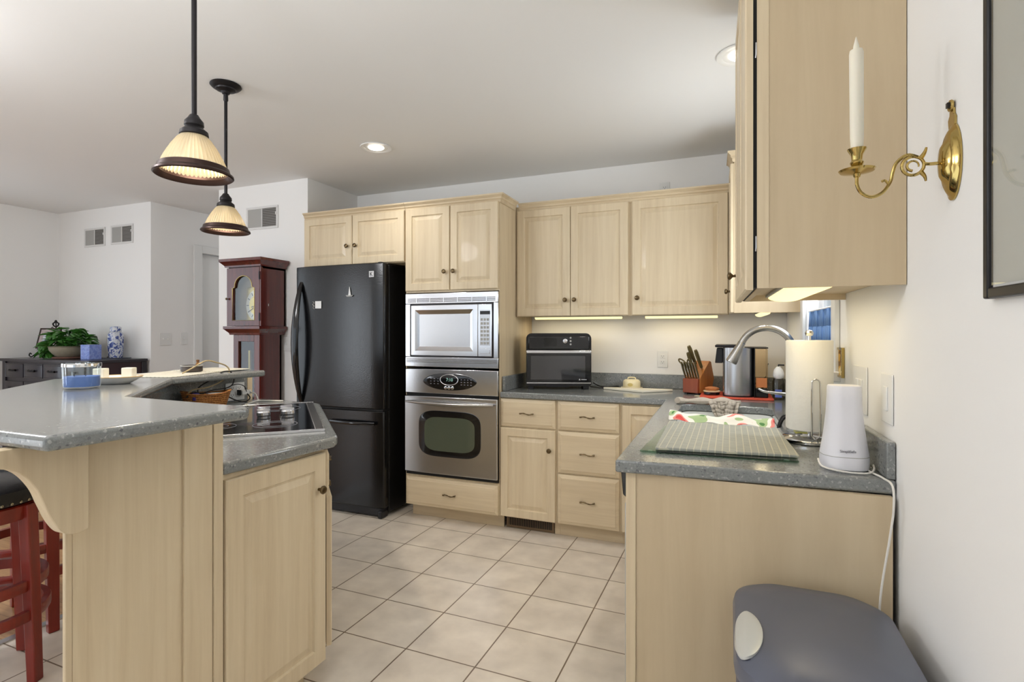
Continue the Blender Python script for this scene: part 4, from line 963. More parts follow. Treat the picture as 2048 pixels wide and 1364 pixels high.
arm.tube(cir(0.068, -0.001, 0.019, 0, 2*PI, 22), 0.0032, 8)
arm.tube(cir(0.068, -0.001, 0.010, -1.5, 3.4, 14), [0.003-0.0001*i for i in range(15)], 8)
arm.tube(smooth_path([(0, -0.055, 0.012), (0, -0.048, 0.024), (0, -0.045, 0.034)], 4), [0.005-0.0004*i for i in range(9)], 8)
arm.tube(smooth_path([(0, -0.055, -0.014), (0, -0.048, -0.024), (0, -0.046, -0.034)], 4), [0.005-0.0004*i for i in range(9)], 8)
arm.tube(smooth_path([(0, -0.060, 0.016), (0, -0.078, 0.022), (0, -0.096, 0.008), (0, -0.103, -0.012), (0, -0.107, -0.030), (0, -0.120, -0.050), (0, -0.140, -0.058), (0, -0.158, -0.048), (0, -0.166, -0.030), (0, -0.166, -0.012)], 5), 0.0034, 10)
arm.tube(smooth_path([(0, -0.110, -0.034), (0, -0.116, -0.026), (0, -0.122, -0.028)], 4), 0.0026, 8)
arm.build('scroll_arm', 'brass', sc)
MB().lathe([(0.0, -0.016), (0.006, -0.014), (0.008, -0.008), (0.031, -0.003), (0.034, 0.001), (0.031, 0.001), (0.006, -0.002), (0.0, -0.002)], 36, TR(0, -0.166, 0)).build('drip_pan', 'brass', sc)
MB().lathe([(0.006, -0.002), (0.006, 0.006), (0.011, 0.010), (0.013, 0.016), (0.010, 0.021), (0.011, 0.032), (0.017, 0.042), (0.018, 0.045), (0.0125, 0.044), (0.0, 0.040)], 32, TR(0, -0.166, 0)).build('candle_cup', 'brass', sc)
e = wr(-0.001-0.166, -0.352, 1.640+0.040)
tag(MB().lathe([(0.0108, 0), (0.0125, 0.03), (0.0132, 0.205), (0.012, 0.212), (0.006, 0.213), (0.0052, 0.222), (0.001, 0.240), (0.0, 0.241)], 28).build('taper_candle', 'wax', None, (e[0], e[1], e[2]), rot=(0.0, -0.006, 0)), 'unlit ivory taper candle standing in the brass wall sconce', 'candle')
# large framed picture
FP = thing('framed_picture', 'large black-framed picture with pale mat on the right wall, cut off by the edge', 'picture', wr(-0.001, -0.515, 1.357), RW-PI/2)
W3, H3 = 0.62, 0.86
f = MB().box(0, 0.018, -0.016, 0, 0, H3).box(W3-0.018, W3, -0.016, 0, 0, H3).box(0.018, W3-0.018, -0.016, 0, 0, 0.018).box(0.018, W3-0.018, -0.016, 0, H3-0.018, H3)
f.build('frame', 'blackm', FP, bevel=0.003)
MB().box(0.018, W3-0.018, -0.008, -0.002, 0.018, H3-0.018).build('mat_board', 'matboard', FP)
MB().box(0.14, W3-0.14, -0.0086, -0.008, 0.16, H3-0.16).build('print', 'photo', FP)
MB().box(0.022, W3-0.022, -0.0125, -0.0105, 0.022, H3-0.022).build('glass', 'glass', FP)
# small gilt picture below the window
t = thing('small_framed_picture', 'small gold-framed picture on the right wall below the window sill', 'picture', wr(-0.001, 0.70, 1.135), RW-PI/2)
MB().box(0, 0.11, -0.010, 0, 0, 0.008).box(0, 0.11, -0.010, 0, 0.102, 0.110).box(0, 0.008, -0.010, 0, 0.008, 0.102).box(0.102, 0.11, -0.010, 0, 0.008, 0.102).build('frame', 'brass', t)
MB().box(0.008, 0.102, -0.005, -0.001, 0.008, 0.102).build('print', spots_mat('ochre_print', [(0, (120, 84, 30)), (0.45, (196, 150, 60)), (0.55, (226, 206, 150))], 20), t)

# ---------------------------------------------------------------- trash can
tc_ = thing('trash_can', 'step trash can with blue grey lid and silver hinge accent against the end panel', 'trash can', (0.186, 1.375, 0.0))
def can(w_, d_, z_, r_=0.10): return [(p[0], p[1], z_) for p in rrect(0, 0, w_, d_, r_, 10)]
MB().loops([can(0.31, 0.40, 0.0, 0.09), can(0.33, 0.42, 0.02, 0.1), can(0.345, 0.475, 0.56, 0.1), can(0.345, 0.475, 0.585, 0.1)]).build('body', 'canbody', tc_)
rings = [can(0.352, 0.482, 0.588, 0.10), can(0.356, 0.486, 0.600, 0.105), can(0.346, 0.476, 0.618, 0.10), can(0.300, 0.43, 0.632, 0.09), can(0.20, 0.33, 0.640, 0.07), can(0.08, 0.16, 0.643, 0.03)]
MB().loops(rings).build('lid', 'lid', tc_)
pts = []
acc = MB()
def lidz(x):
    ins = 0.178-abs(x); tb_ = [(-0.01, 0.590), (0.0, 0.600), (0.005, 0.618), (0.028, 0.632), (0.078, 0.640), (0.14, 0.643)]
    for (i0, z0), (i1, z1) in zip(tb_, tb_[1:]):
        if ins <= i1: return z0+(z1-z0)*(ins-i0)/(i1-i0)
    return 0.643
def ar(sc_, dz):
    out = []
    for a in [2*PI*i/36 for i in range(36)]:
        x = -0.147+sc_*0.029*math.cos(a)+0.010*(abs(math.sin(a))**2)*-0.6; y = -0.07+sc_*0.098*math.sin(a)
        x = max(x, -0.1770); out.append((x, y, lidz(x)+dz))
    return out
acc.loops([ar(1.0, -0.002), ar(1.0, 0.004), ar(0.9, 0.0055), ar(0.6, 0.0065), ar(0.2, 0.0065)])
acc.build('hinge_accent', 'lid_silver', tc_)
# ================================================================ the island
IS = thing('kitchen_island', 'maple kitchen island with raised bar wall, plain end panel and corner doors', 'island', (0, 0, 0))
BT = 1.063
# low cabinet block under the cooktop
MB().prism([(-1.402, 1.160), (-1.402, 1.600), (-2.098, 2.292), (-2.56, 2.31), (-2.575, 1.86), (-1.885, 1.165)], 0.09, 0.875).build('cabinet_body', 'maple', IS)
MB().prism([(-1.47, 1.17), (-1.47, 1.57), (-2.12, 2.22), (-2.50, 2.24), (-2.52, 1.86), (-1.90, 1.19)], 0.0, 0.09).build('toe_kick', 'maple_h', IS)
d = door(IS, -1.402, 0.092, 0.425, 0.768, 0.425-0.040, 0.640, y=1.166, rz=PI/2, st=0.062)
# aisle-side fronts on the diagonal (facing +x +y)
ux, uy = -math.sqrt(.5), math.sqrt(.5)
RD = math.radians(135)
for k in range(2):
    bx, by = -1.405+ux*(0.012+k*0.485), 1.606+uy*(0.012+k*0.485)
    drawer(IS, bx, 0.700, 0.47, 0.160, y=by, rz=RD)
    ox, oy = (0.006, 0.006) if k == 0 else (0, 0)
    door(IS, bx+ox, 0.120, 0.47, 0.565, 0.43 if k == 0 else 0.04, 0.50, y=by+oy, rz=RD)
# end panel and trims (faces the aisle, +x)
MB().box(-1.412, -1.402, 0.772, 1.158, 0.0, BT-0.002).build('end_panel', 'maple', IS)
MB().box(-1.413, -1.402, 0.757, 0.772, 0.0, BT-0.002).build('corner_post', 'maple', IS, bevel=0.002)
MB().box(-1.4015, -1.394, 1.040, 1.128, 0.0, BT-0.002).build('stile', 'maple', IS, bevel=0.001)
MB().box(-1.4015, -1.390, 1.130, 1.160, 0.0, BT-0.002).build('stile', 'maple', IS, bevel=0.001)
# pony wall carrying the bar
inner_ = [(-1.413, 1.155), (-1.885, 1.155), (-2.580, 1.850), (-2.580, 2.330)]
outer_ = [(-2.700, 2.330), (-2.700, 1.815), (-1.935, 1.050), (-1.413, 1.050)]
MB().prism(inner_+outer_, 0.0, BT-0.002).build('bar_wall', 'maple', IS)
MB().sweep([(-1.885, 1.157), (-2.579, 1.8515), (-2.579, 2.300)], [(0.0, 0.9145), (0.012, 0.9145), (0.012, BT-0.003), (0.0, BT-0.003)]).build('splash_panel', 'counter', IS)
MB().box(-2.579, -2.565, 2.302, 2.334, 0.9145, BT-0.003).build('end_trim', 'maple', IS)
# corbel
prof = [(0.770, 0.760)]
cp_ = smooth_path([(0.786, 0.850, 0), (0.760, 0.846, 0), (0.735, 0.856, 0), (0.716, 0.885, 0), (0.700, 0.925, 0), (0.685, 0.965, 0), (0.662, 1.000, 0), (0.638, 1.018, 0), (0.610, 1.026, 0)], 6)
poly = [(p[0], p[1]) for p in cp_]+[(0.612, BT-0.002), (0.786, BT-0.002)]
mx_yz = Matrix(((0, 0, 1, 0), (1, 0, 0, 0), (0, 1, 0, 0), (0, 0, 0, 1)))
MB().prism(poly, -1.4012, -1.366, mx_yz).build('corbel', 'maple', IS, bevel=0.002)
# bar top
bar = [(-1.248, 0.640), (-1.218, 1.095), (-1.245, 1.122), (-1.800, 1.150), (-2.350, 1.700), (-2.350, 2.225), (-2.385, 2.250), (-2.780, 2.250), (-2.780, 1.450), (-1.975, 0.640)]
tag(MB().prism(bar, 0, 0.032).build('raised_countertop', 'counter', None, (0, 0, BT), bevel=0.010, seg=3), 'raised grey speckled bar top wrapping the outer side of the island', 'countertop')
tag(MB().box(-1.385, -1.215, 0.665, 0.70, 0, 0.014).build('support_cleat', 'maple', None, (0, 0, BT-0.0145)), 'thin maple cleat under the near end of the raised bar top', 'cleat') if False else None
low = [(-1.388, 1.163), (-1.352, 1.600), (-1.372, 1.640), (-2.072, 2.335), (-2.110, 2.350), (-2.565, 2.385), (-2.565, 1.728), (-1.957, 1.120), (-1.400, 1.120)]
low = [(-1.388, 1.163), (-1.352, 1.600), (-1.372, 1.640), (-2.072, 2.335), (-2.110, 2.350), (-2.562, 2.385), (-2.562, 1.845), (-1.880, 1.163)]
tag(MB().prism(low, 0, 0.038).build('island_worktop', 'counter', None, (0, 0, 0.876), bevel=0.009, seg=3), 'lower grey speckled island worktop around the black cooktop', 'countertop')
# cooktop
CK = thing('cooktop', 'black glass electric cooktop with central control knobs set in the island', 'cooktop', (-1.477, 1.690, CT), RD)
# local x runs along the front edge away from the camera, local +y runs towards the bar wall
MB().box(0.0, 0.885, 0.036, 0.535, 0, 0.008).build('glass_top', 'black', CK, bevel=0.002)
MB().box(0.0, 0.885, 0.0, 0.035, 0, 0.009).build('front_trim', 'steel', CK, bevel=0.003)
MB().box(-0.006, -0.0005, -0.001, 0.536, 0, 0.010).build('side_trim', 'steel_bright', CK, bevel=0.001)
MB().box(0.8855, 0.891, -0.001, 0.536, 0, 0.010).build('side_trim', 'steel_bright', CK, bevel=0.001)
for (cx, cy, r) in ((0.19, 0.18, 0.085), (0.22, 0.40, 0.075), (0.69, 0.17, 0.10), (0.68, 0.40, 0.075)):
    rr = MB()
    for q in (1.0, 0.62): rr.tube([(cx+r*q*math.cos(2*PI*i/36), cy+r*q*math.sin(2*PI*i/36), 0.0082) for i in range(36)], 0.0008, 6, closed=True)
    rr.build('burner_ring', 'ink', CK)
def local(px, py):
    dx, dy = px+1.477, py-1.690; c_, s_ = math.cos(RD), math.sin(RD); return (dx*c_+dy*s_, -dx*s_+dy*c_)
for (wx, wy) in ((-1.935, 1.822), (-1.866, 1.896), (-2.000, 1.885), (-1.935, 1.955)):
    lx, ly = local(wx, wy)
    MB().lathe([(0.024, 0.0), (0.024, 0.004), (0.029, 0.010), (0.029, 0.022), (0.026, 0.026), (0.0, 0.027)], 28).box(-0.006, 0.006, -0.026, 0.026, 0.026, 0.036).build('control_knob', 'steel_bright', CK, (lx, ly, 0.008), bevel=0.001)
# island outlet and charger
pl_ = plate('white outlet plate with a charger plugged in, on the bar wall behind the wicker basket', (-2.5660, 2.215, 0.972), PI/2, w=0.125, h=0.098, kind='outlet', gangs=2)
t = thing('usb_charger', 'white plug-in charger with black band in the island outlet', 'charger', (-2.553, 2.250, 0.966), PI/2)
MB().box(-0.030, 0.030, -0.040, -0.002, -0.012, 0.012).build('body', 'white', t, bevel=0.003)
MB().box(-0.036, -0.031, -0.034, -0.004, -0.014, 0.016).build('band', 'blackm', t, bevel=0.002)
cw = MB().tube(smooth_path([(-2.510, 2.27, 0.966), (-2.490, 2.285, 0.955), (-2.480, 2.290, 0.935), (-2.460, 2.285, CT+0.004), (-2.40, 2.30, CT+0.004), (-2.33, 2.325, CT+0.004), (-2.34, 2.305, CT+0.004), (-2.42, 2.29, CT+0.004), (-2.455, 2.262, CT+0.004), (-2.41, 2.17, CT+0.004), (-2.38, 2.12, CT+0.0075)], 6), 0.004, 8)
tag(cw.build('charging_cable', 'cord_white'), 'white charging cable looping from the island outlet onto the worktop', 'cord')
cbk = MB().tube(smooth_path([(-2.505, 2.24, 0.972), (-2.49, 2.21, 1.005), (-2.475, 2.15, 1.022), (-2.46, 2.08, 1.012), (-2.45, 2.05, 1.00)], 6), 0.0022, 8)
cbk.tube(smooth_path([(-2.505, 2.245, 0.960), (-2.49, 2.25, 0.935), (-2.475, 2.20, CT+0.006), (-2.47, 2.14, CT+0.022), (-2.455, 2.085, CT+0.045)], 6), 0.0032, 8)
tag(cbk.build('charging_cable', 'cord_black'), 'dark charging cables running from the outlet charger into the wicker basket', 'cord')
# wicker basket
bk = thing('wicker_basket', 'boat-shaped woven wicker basket on the island worktop holding cables', 'basket', (-2.430, 1.930, CT), math.radians(52)); bk.scale = (0.87, 0.95, 0.95)
rings = []
for (a_, b_, z_, lift) in ((0.095, 0.050, 0.0, 0), (0.105, 0.058, 0.025, 0), (0.118, 0.068, 0.060, 0.006), (0.128, 0.075, 0.082, 0.016), (0.122, 0.070, 0.082, 0.016), (0.104, 0.058, 0.050, 0.006), (0.088, 0.045, 0.012, 0)):
    rings.append([(a_*math.cos(q), b_*math.sin(q), z_+lift*abs(math.cos(q))**3) for q in [2*PI*i/40 for i in range(40)]])
wk = bpy.data.materials.new('wicker_weave'); wk.use_nodes = True; nt = wk.node_tree; b_ = nt.nodes['Principled BSDF']
tcn = nt.nodes.new('ShaderNodeTexCoord'); wv = nt.nodes.new('ShaderNodeTexWave'); wv.bands_direction = 'Z'; wv.inputs['Scale'].default_value = 30; wv.inputs['Distortion'].default_value = 6; wv.inputs['Detail Scale'].default_value = 9; wv.inputs['Detail'].default_value = 2
rpn = ramp(nt, [(0.0, (120, 62, 24)), (0.5, (196, 124, 58)), (1.0, (226, 160, 88))]); bpn = nt.nodes.new('ShaderNodeBump'); bpn.inputs['Distance'].default_value = 0.003
nt.links.new(tcn.outputs['Object'], wv.inputs['Vector']); nt.links.new(wv.outputs['Fac'], rpn.inputs[0]); nt.links.new(rpn.outputs[0], b_.inputs['Base Color']); nt.links.new(wv.outputs['Fac'], bpn.inputs['Height']); nt.links.new(bpn.outputs[0], b_.inputs['Normal']); b_.inputs['Roughness'].default_value = 0.55
MB().loops(rings).build('woven_body', wk, bk)
rim = [(0.125*math.cos(q), 0.073*math.sin(q), 0.084+0.016*abs(math.cos(q))**3) for q in [2*PI*i/40 for i in range(40)]]
MB().tube(rim, 0.0055, 8, closed=True).build('braided_rim', wk, bk)
tag(MB().tube(smooth_path([(-2.44, 1.88, 0.945), (-2.45, 1.85, 1.00), (-2.44, 1.87, 1.02), (-2.41, 1.93, 1.03), (-2.395, 2.00, 1.06), (-2.39, 2.03, 1.10), (-2.40, 2.02, 1.13), (-2.41, 1.97, 1.15), (-2.42, 1.92, 1.16), (-2.43, 1.86, 1.13), (-2.44, 1.81, 1.105)], 7), 0.0035, 8).build('cable', mat('tan_cable', (168, 150, 112), 0.5)), 'tan coiled cable springing up out of the wicker basket', 'cord')
tag(MB().tube(smooth_path([(-2.43, 1.91, 0.95), (-2.45, 1.90, 1.02), (-2.43, 1.95, 1.06), (-2.40, 2.00, 1.10), (-2.385, 2.04, 1.095), (-2.375, 2.045, 1.05), (-2.385, 2.02, 1.02), (-2.41, 1.95, 1.012), (-2.42, 1.90, 1.0), (-2.43, 1.86, 1.01), (-2.44, 1.83, 0.985)], 7), 0.003, 8).build('cable', 'cord_black'), 'black cable looping up out of the wicker basket', 'cord')
t = thing('purple_case', 'small purple plastic case in the left end of the wicker basket', 'case', (-2.425, 1.868, 0.965))
MB().lathe([(0.0, 0), (0.016, 0.004), (0.020, 0.020), (0.016, 0.038), (0.0, 0.042)], 20).build('shell', 'purple', t)
t = thing('white_remote', 'white rounded handset lying across the wicker basket', 'handset', (-2.400, 1.965, 0.985), math.radians(52))
MB().prism(rrect(0, 0, 0.095, 0.040, 0.016, 5), 0, 0.014).build('body', 'white', t, bevel=0.004)
t = thing('brown_glasses', 'folded brown spectacles in the wicker basket behind the purple case', 'spectacles', (-2.418, 1.915, 0.975), math.radians(60))
MB().tube([(0.016*math.cos(2*PI*i/16)-0.019, 0, 0.012*math.sin(2*PI*i/16)+0.012) for i in range(16)], 0.002, 6, closed=True).tube([(0.016*math.cos(2*PI*i/16)+0.019, 0, 0.012*math.sin(2*PI*i/16)+0.012) for i in range(16)], 0.002, 6, closed=True).build('rims', mat('tortoise', (96, 48, 24), 0.3), t)
MB().tube([(-0.036, 0.002, 0.014), (0.0, 0.006, 0.010), (0.036, 0.003, 0.014)], 0.002, 6).build('temples', 'cord_black', t)

# ---------------------------------------------------------------- things on the bar
BZ = BT+0.0325
t = thing('candle_jar', 'three-wick blue candle in a clear glass jar with silver rim on the bar top', 'candle', (-2.215, 1.250, BZ)); t.scale = (0.88, 0.88, 0.97)
MB().lathe([(0.050, 0), (0.060, 0.003), (0.064, 0.012), (0.066, 0.085), (0.0635, 0.085), (0.0615, 0.012), (0.0, 0.007)], 48).build('glass_jar', 'glass', t)
wx_ = MB().lathe([(0.060, 0.008), (0.0612, 0.012), (0.0622, 0.046), (0.0, 0.0465)], 40).build('wax', 'bluewax', t)
for a in (0, 2.1, 4.2): MB().tube([(0.025*math.cos(a), 0.025*math.sin(a), 0.046), (0.025*math.cos(a), 0.025*math.sin(a), 0.054)], 0.0015, 6).build('wick', 'blackm', wx_)
MB().lathe([(0.0665, 0.082), (0.0675, 0.083), (0.0675, 0.094), (0.0665, 0.096), (0.064, 0.096), (0.064, 0.083)], 48, cap0=False, cap1=False).build('metal_rim', 'chrome', t)
t = thing('oval_dish', 'shallow white ceramic dish with tan rim holding two white square candles', 'dish', (-2.300, 1.415, BZ), math.radians(30))
MB().lathe([(0.055, 0), (0.060, 0.002), (0.080, 0.014), (0.100, 0.027), (0.098, 0.029), (0.078, 0.018), (0.0, 0.008)], 48, sy=0.8).build('dish', 'ceram', t)
MB().tube([(0.099*math.cos(2*PI*i/48), 0.0792*math.sin(2*PI*i/48), 0.0285) for i in range(48)], 0.0022, 8, closed=True).build('rim_band', mat('tan_glaze', (206, 176, 128), 0.4), t)
for (x, y, lb) in ((-2.328, 1.382, 'white square block candle on the left side of the white dish'), (-2.272, 1.455, 'white square block candle on the right side of the white dish')):
    tag(MB().box(-0.020, 0.020, -0.020, 0.020, 0, 0.046).build('block_candle', 'wax', None, (x, y, BZ+0.0165), 0.55, bevel=0.003), lb, 'candle', 'block candles in the white dish')
pm = tag(MB().prism(rrect(0, 0, 0.30, 0.42, 0.03, 4), 0, 0.003).build('placemat', 'lace', None, (-2.56, 1.86, BZ), 0.30, bevel=0.001), 'pale woven placemat on the bar beneath the round dark tin', 'placemat', 'placemats on the bar')
c2 = pm.copy(); COL.objects.link(c2); c2.location = (-2.60, 2.15-0.05, BZ+0.0035); c2.rotation_euler = (0, 0, 0.0); c2.scale = (0.95, 0.62, 1)
tag(c2, 'pale woven placemat at the far end of the bar top', 'placemat', 'placemats on the bar')
t = thing('round_tin', 'low round dark tin on the placemat at the middle of the bar', 'tin', (-2.565, 1.955, BZ+0.007))
MB().lathe([(0.048, 0), (0.050, 0.002), (0.050, 0.028), (0.048, 0.030), (0.046, 0.024), (0.0, 0.022)], 36).build('tin', 'tin', t)
MB().lathe([(0.0505, 0.026), (0.052, 0.028), (0.052, 0.031), (0.048, 0.031)], 36, cap0=False, cap1=False).build('rim', 'ventmid', t)
t = thing('small_bottle', 'small amber brown bottle standing behind the round tin', 'bottle', (-2.625, 2.035, BZ+0.007))
MB().lathe([(0.010, 0), (0.011, 0.002), (0.011, 0.032), (0.006, 0.038), (0.006, 0.044)], 18).build('bottle', 'amber', t)
MB().lathe([(0.008, 0.044), (0.008, 0.054), (0.0, 0.055)], 16).build('cap', mat('brown_cap', (110, 70, 34), 0.5), t)

# ---------------------------------------------------------------- pendants
gl = bpy.data.materials.new('ribbed_shade_glass'); gl.use_nodes = True; nt = gl.node_tree; nt.nodes.clear()
o_ = nt.nodes.new('ShaderNodeOutputMaterial'); gs = nt.nodes.new('ShaderNodeBsdfGlossy'); gs.inputs['Roughness'].default_value = 0.12
tl = nt.nodes.new('ShaderNodeBsdfTranslucent'); tl.inputs['Color'].default_value = lin((226, 214, 184))+(1,)
df = nt.nodes.new('ShaderNodeBsdfDiffuse'); df.inputs['Color'].default_value = lin((206, 194, 164))+(1,)
tp = nt.nodes.new('ShaderNodeBsdfTransparent'); tp.inputs['Color'].default_value = (0.92, 0.88, 0.78, 1)
m1 = nt.nodes.new('ShaderNodeMixShader'); m1.inputs[0].default_value = 0.72; m2 = nt.nodes.new('ShaderNodeMixShader'); m2.inputs[0].default_value = 0.30; m3 = nt.nodes.new('ShaderNodeMixShader'); m3.inputs[0].default_value = 0.16
nt.links.new(tl.outputs[0], m1.inputs[1]); nt.links.new(df.outputs[0], m1.inputs[2]); nt.links.new(m1.outputs[0], m2.inputs[1]); nt.links.new(tp.outputs[0], m2.inputs[2]); nt.links.new(m2.outputs[0], m3.inputs[1]); nt.links.new(gs.outputs[0], m3.inputs[2]); nt.links.new(m3.outputs[0], o_.inputs[0])
def pendant(x, y, zr, label):
    t = thing('pendant_lamp', label, 'pendant lamp', (x, y, ZC), 0, 'pendant lamps over the island')
    z = zr-ZC
    MB().lathe([(0.068, -0.001), (0.070, -0.006), (0.060, -0.016), (0.046, -0.020), (0.044, -0.026), (0.022, -0.034), (0.016, -0.044), (0.0, -0.046)], 36).build('ceiling_canopy', 'bronze', t)
    MB().tube([(0, 0, -0.044), (0, 0, z+0.175)], 0.0075, 14).lathe([(0.010, -0.040), (0.011, -0.075), (0.008, -0.080)], 16, cap0=False, cap1=False).build('rod', 'bronze', t)
    MB().lathe([(0.0, z+0.180), (0.012, z+0.178), (0.018, z+0.168), (0.026, z+0.158), (0.027, z+0.146), (0.024, z+0.142), (0.026, z+0.138), (0.038, z+0.128), (0.040, z+0.116), (0.036, z+0.112), (0.0, z+0.112)], 32).build('socket_cap', 'bronze', t)
    sh = MB().lathe([(0.034, z+0.116), (0.046, z+0.104), (0.062, z+0.080), (0.078, z+0.050), (0.090, z+0.022), (0.095, z+0.006), (0.0925, z+0.006), (0.0875, z+0.022), (0.0755, z+0.050), (0.0595, z+0.080), (0.0435, z+0.104), (0.032, z+0.113)], 144, cap0=False, cap1=False, ripple=48, amp=0.012).build('glass_shade', gl, t)
    MB().lathe([(0.093, z+0.022), (0.096, z+0.020), (0.100, z+0.006), (0.108, z+0.000), (0.109, z-0.006), (0.105, z-0.009), (0.098, z-0.005), (0.090, z+0.006), (0.090, z+0.018)], 60, cap0=False, cap1=False).build('shade_rim', 'rim', t)
    MB().lathe([(0.0, z+0.030), (0.016, z+0.032), (0.027, z+0.045), (0.029, z+0.058), (0.022, z+0.078), (0.013, z+0.092), (0.012, z+0.112)], 24, cap1=False).build('bulb', 'bulb', t)
    sp_ = bpy.data.lights.new('pendant_beam', 'SPOT'); sp_.energy = 13; sp_.spot_size = 2.0; sp_.spot_blend = 0.7; sp_.shadow_soft_size = 0.03; sp_.color = (1, 0.84, 0.64)
    so = bpy.data.objects.new('pendant_beam', sp_); COL.objects.link(so); so.parent = t; so.location = (0, 0, z+0.020)
    l = bpy.data.lights.new('pendant_glow', 'POINT'); l.energy = 1.1; l.shadow_soft_size = 0.03; l.color = (1, 0.86, 0.68)
    lo = bpy.data.objects.new('pendant_glow', l); COL.objects.link(lo); lo.parent = t; lo.location = (0, 0, z+0.018)
pendant(-1.512, 1.160, 1.784, 'nearer dark bronze pendant lamp with ribbed glass shade over the island')
pendant(-2.262, 1.902, 1.795, 'farther dark bronze pendant lamp with ribbed glass shade and visible ceiling canopy')

# ---------------------------------------------------------------- bar stools
def stool(x, y, rz):
    t = thing('bar_stool', 'x', 'bar stool', (x, y, 0), rz, 'bar stools at the island')
    cu_ = MB().lathe([(0.190, 0.668), (0.203, 0.676), (0.208, 0.700), (0.200, 0.722), (0.165, 0.742), (0.10, 0.752), (0.0, 0.754)], 48).build('seat_cushion', 'leather', t)
    nl = None
    for i in range(44):
        a = 2*PI*i/44
        if nl is None:
            nl = MB().lathe([(0.0055, -0.001), (0.0052, 0.002), (0.003, 0.0042), (0.0, 0.005)], 10, RY(PI/2)).build('nailhead', 'nail', cu_); o = nl
        else: o = nl.copy(); COL.objects.link(o); o.parent = cu_
        o.location = (0.2045*math.cos(a), 0.2045*math.sin(a), 0.682); o.rotation_euler = (0, 0, a)
    MB().lathe([(0.160, 0.612), (0.192, 0.612), (0.196, 0.618), (0.196, 0.662), (0.190, 0.667), (0.160, 0.667)], 48, cap0=False, cap1=False).build('seat_rail', 'stool_red', t)
    MB().lathe([(0.0, 0.640), (0.162, 0.640), (0.162, 0.666), (0.0, 0.666)], 32).build('swivel_plate', 'blackm', t)
    for i in range(4):
        a = PI/4+i*PI/2; c, s = math.cos(a), math.sin(a)
        rings = []
        for (r, z_, w_) in ((0.188, 0.664, 0.024), (0.190, 0.62, 0.024), (0.200, 0.40, 0.023), (0.215, 0.0, 0.020)):
            rings.append([(r*c+p[0]*c-p[1]*s, r*s+p[0]*s+p[1]*c, z_) for p in ((w_*0.8, w_), (-w_*0.8, w_), (-w_*0.8, -w_), (w_*0.8, -w_))])
        MB().loops(rings).build('leg', 'stool_red', t, bevel=0.004)
    for z_, r in ((0.235, 0.205), (0.345, 0.198)):
        MB().lathe([(r-0.012, z_), (r+0.010, z_), (r+0.012, z_+0.004), (r+0.012, z_+0.034), (r+0.010, z_+0.038), (r-0.012, z_+0.038)][:6]+[(r-0.012, z_)], 48, cap0=False, cap1=False).build('foot_ring', 'stool_red', t)
    return t
s1 = stool(-2.600, 1.110, -0.35); s1['label'] = 'nearer round black leather bar stool with nailhead trim and cherry legs'
s2 = copy_tree(s1); s2.location = (-2.945, 1.465, 0); s2.rotation_euler = (0, 0, 0.62); s2['label'] = 'farther round black leather bar stool, mostly hidden behind the corbel and nearer stool'
# ================================================================ grandfather clock
GC = thing('grandfather_clock', 'tall dark cherry grandfather clock with glazed hood and brass dial against the wall', 'clock', (-3.585, 3.03, 0))
W4 = 0.345
mh = MB().box(0.0, 0.012, 0.012, 0.235, 1.352, 1.800).box(W4-0.012, W4, 0.012, 0.235, 1.352, 1.800).box(0, W4, 0.012, 0.235, 1.785, 1.800).box(0, W4, 0.222, 0.235, 1.352, 1.79)
mh.build('hood_case', 'cherry', GC)
# hood door with arched opening
arch = [(0.060, 1.395), (0.282, 1.395), (0.282, 1.640), (0.262, 1.645)]+[(0.171+0.088*math.cos(PI*i/14), 1.655+0.078*math.sin(PI*i/14)) for i in range(15)]+[(0.080, 1.645), (0.060, 1.640)]
hd = MB().prism_holes([(0.0, 1.352), (W4-0.012, 1.352), (W4-0.012, 1.795), (0.0, 1.795)], [arch], 0, 0.018)
hd.v = [(v[0], 0.011-v[2], v[1]) for v in hd.v]
hdoor = hd.build('hood_door', 'cherry', GC, bevel=0.002)
MB().box(W4-0.0115, W4, -0.004, 0.012, 1.352, 1.795).build('hinge_stile', 'cherry', GC)
MB().tube([(p[0], -0.008, p[1]) for p in arch], 0.0025, 6, closed=True).build('glazing_bead', 'gold', hdoor)
MB().box(0.058, 0.284, 0.004, 0.006, 1.392, 1.738).build('glass', 'glass', hdoor)
knob(hdoor, 0.012, -0.008, 1.560, s=0.6)
for zz in (1.42, 1.73): MB().box(W4-0.017, W4-0.008, -0.0095, -0.004, zz-0.03, zz+0.03).build('hinge', 'blackm', GC)
dl = MB().box(0.013, W4-0.013, 0.075, 0.085, 1.355, 1.784).build('dial_board', mat('dial_backing', (128, 116, 98), 0.5), GC)
MB().box(0.120, W4-0.02, 0.070, 0.075, 1.375, 1.650).build('dial_plate', 'gold', dl)
MB().lathe([(0.122, 0), (0.122, 0.004), (0.118, 0.005), (0.0, 0.005)], 56, TR(0.232, 0.070, 1.512) @ RX(PI/2), sx=0.93).build('chapter_ring', 'dial', dl)
MB().lathe([(0.076, 0), (0.076, 0.003), (0.0, 0.003)], 48, TR(0.232, 0.065, 1.512) @ RX(PI/2)).build('dial_centre', 'gold', dl)
nm = MB()
for i in range(12):
    a = 2*PI*i/12; nm.box(-0.003, 0.003, -0.0008, 0, 0.082, 0.106, TR(0.232, 0.0648, 1.512) @ RY(a))
nm.build('numerals', 'blackm', dl)
MB().box(-0.003, 0.003, -0.001, 0, -0.01, 0.055, TR(0.232, 0.0605, 1.512) @ RY(-1.85)).box(-0.002, 0.002, -0.001, 0, -0.01, 0.080, TR(0.232, 0.0595, 1.512) @ RY(-2.15)).lathe([(0.006, 0), (0.006, 0.004), (0, 0.004)], 14, TR(0.232, 0.062, 1.512) @ RX(PI/2)).build('hands', 'blackm', dl)
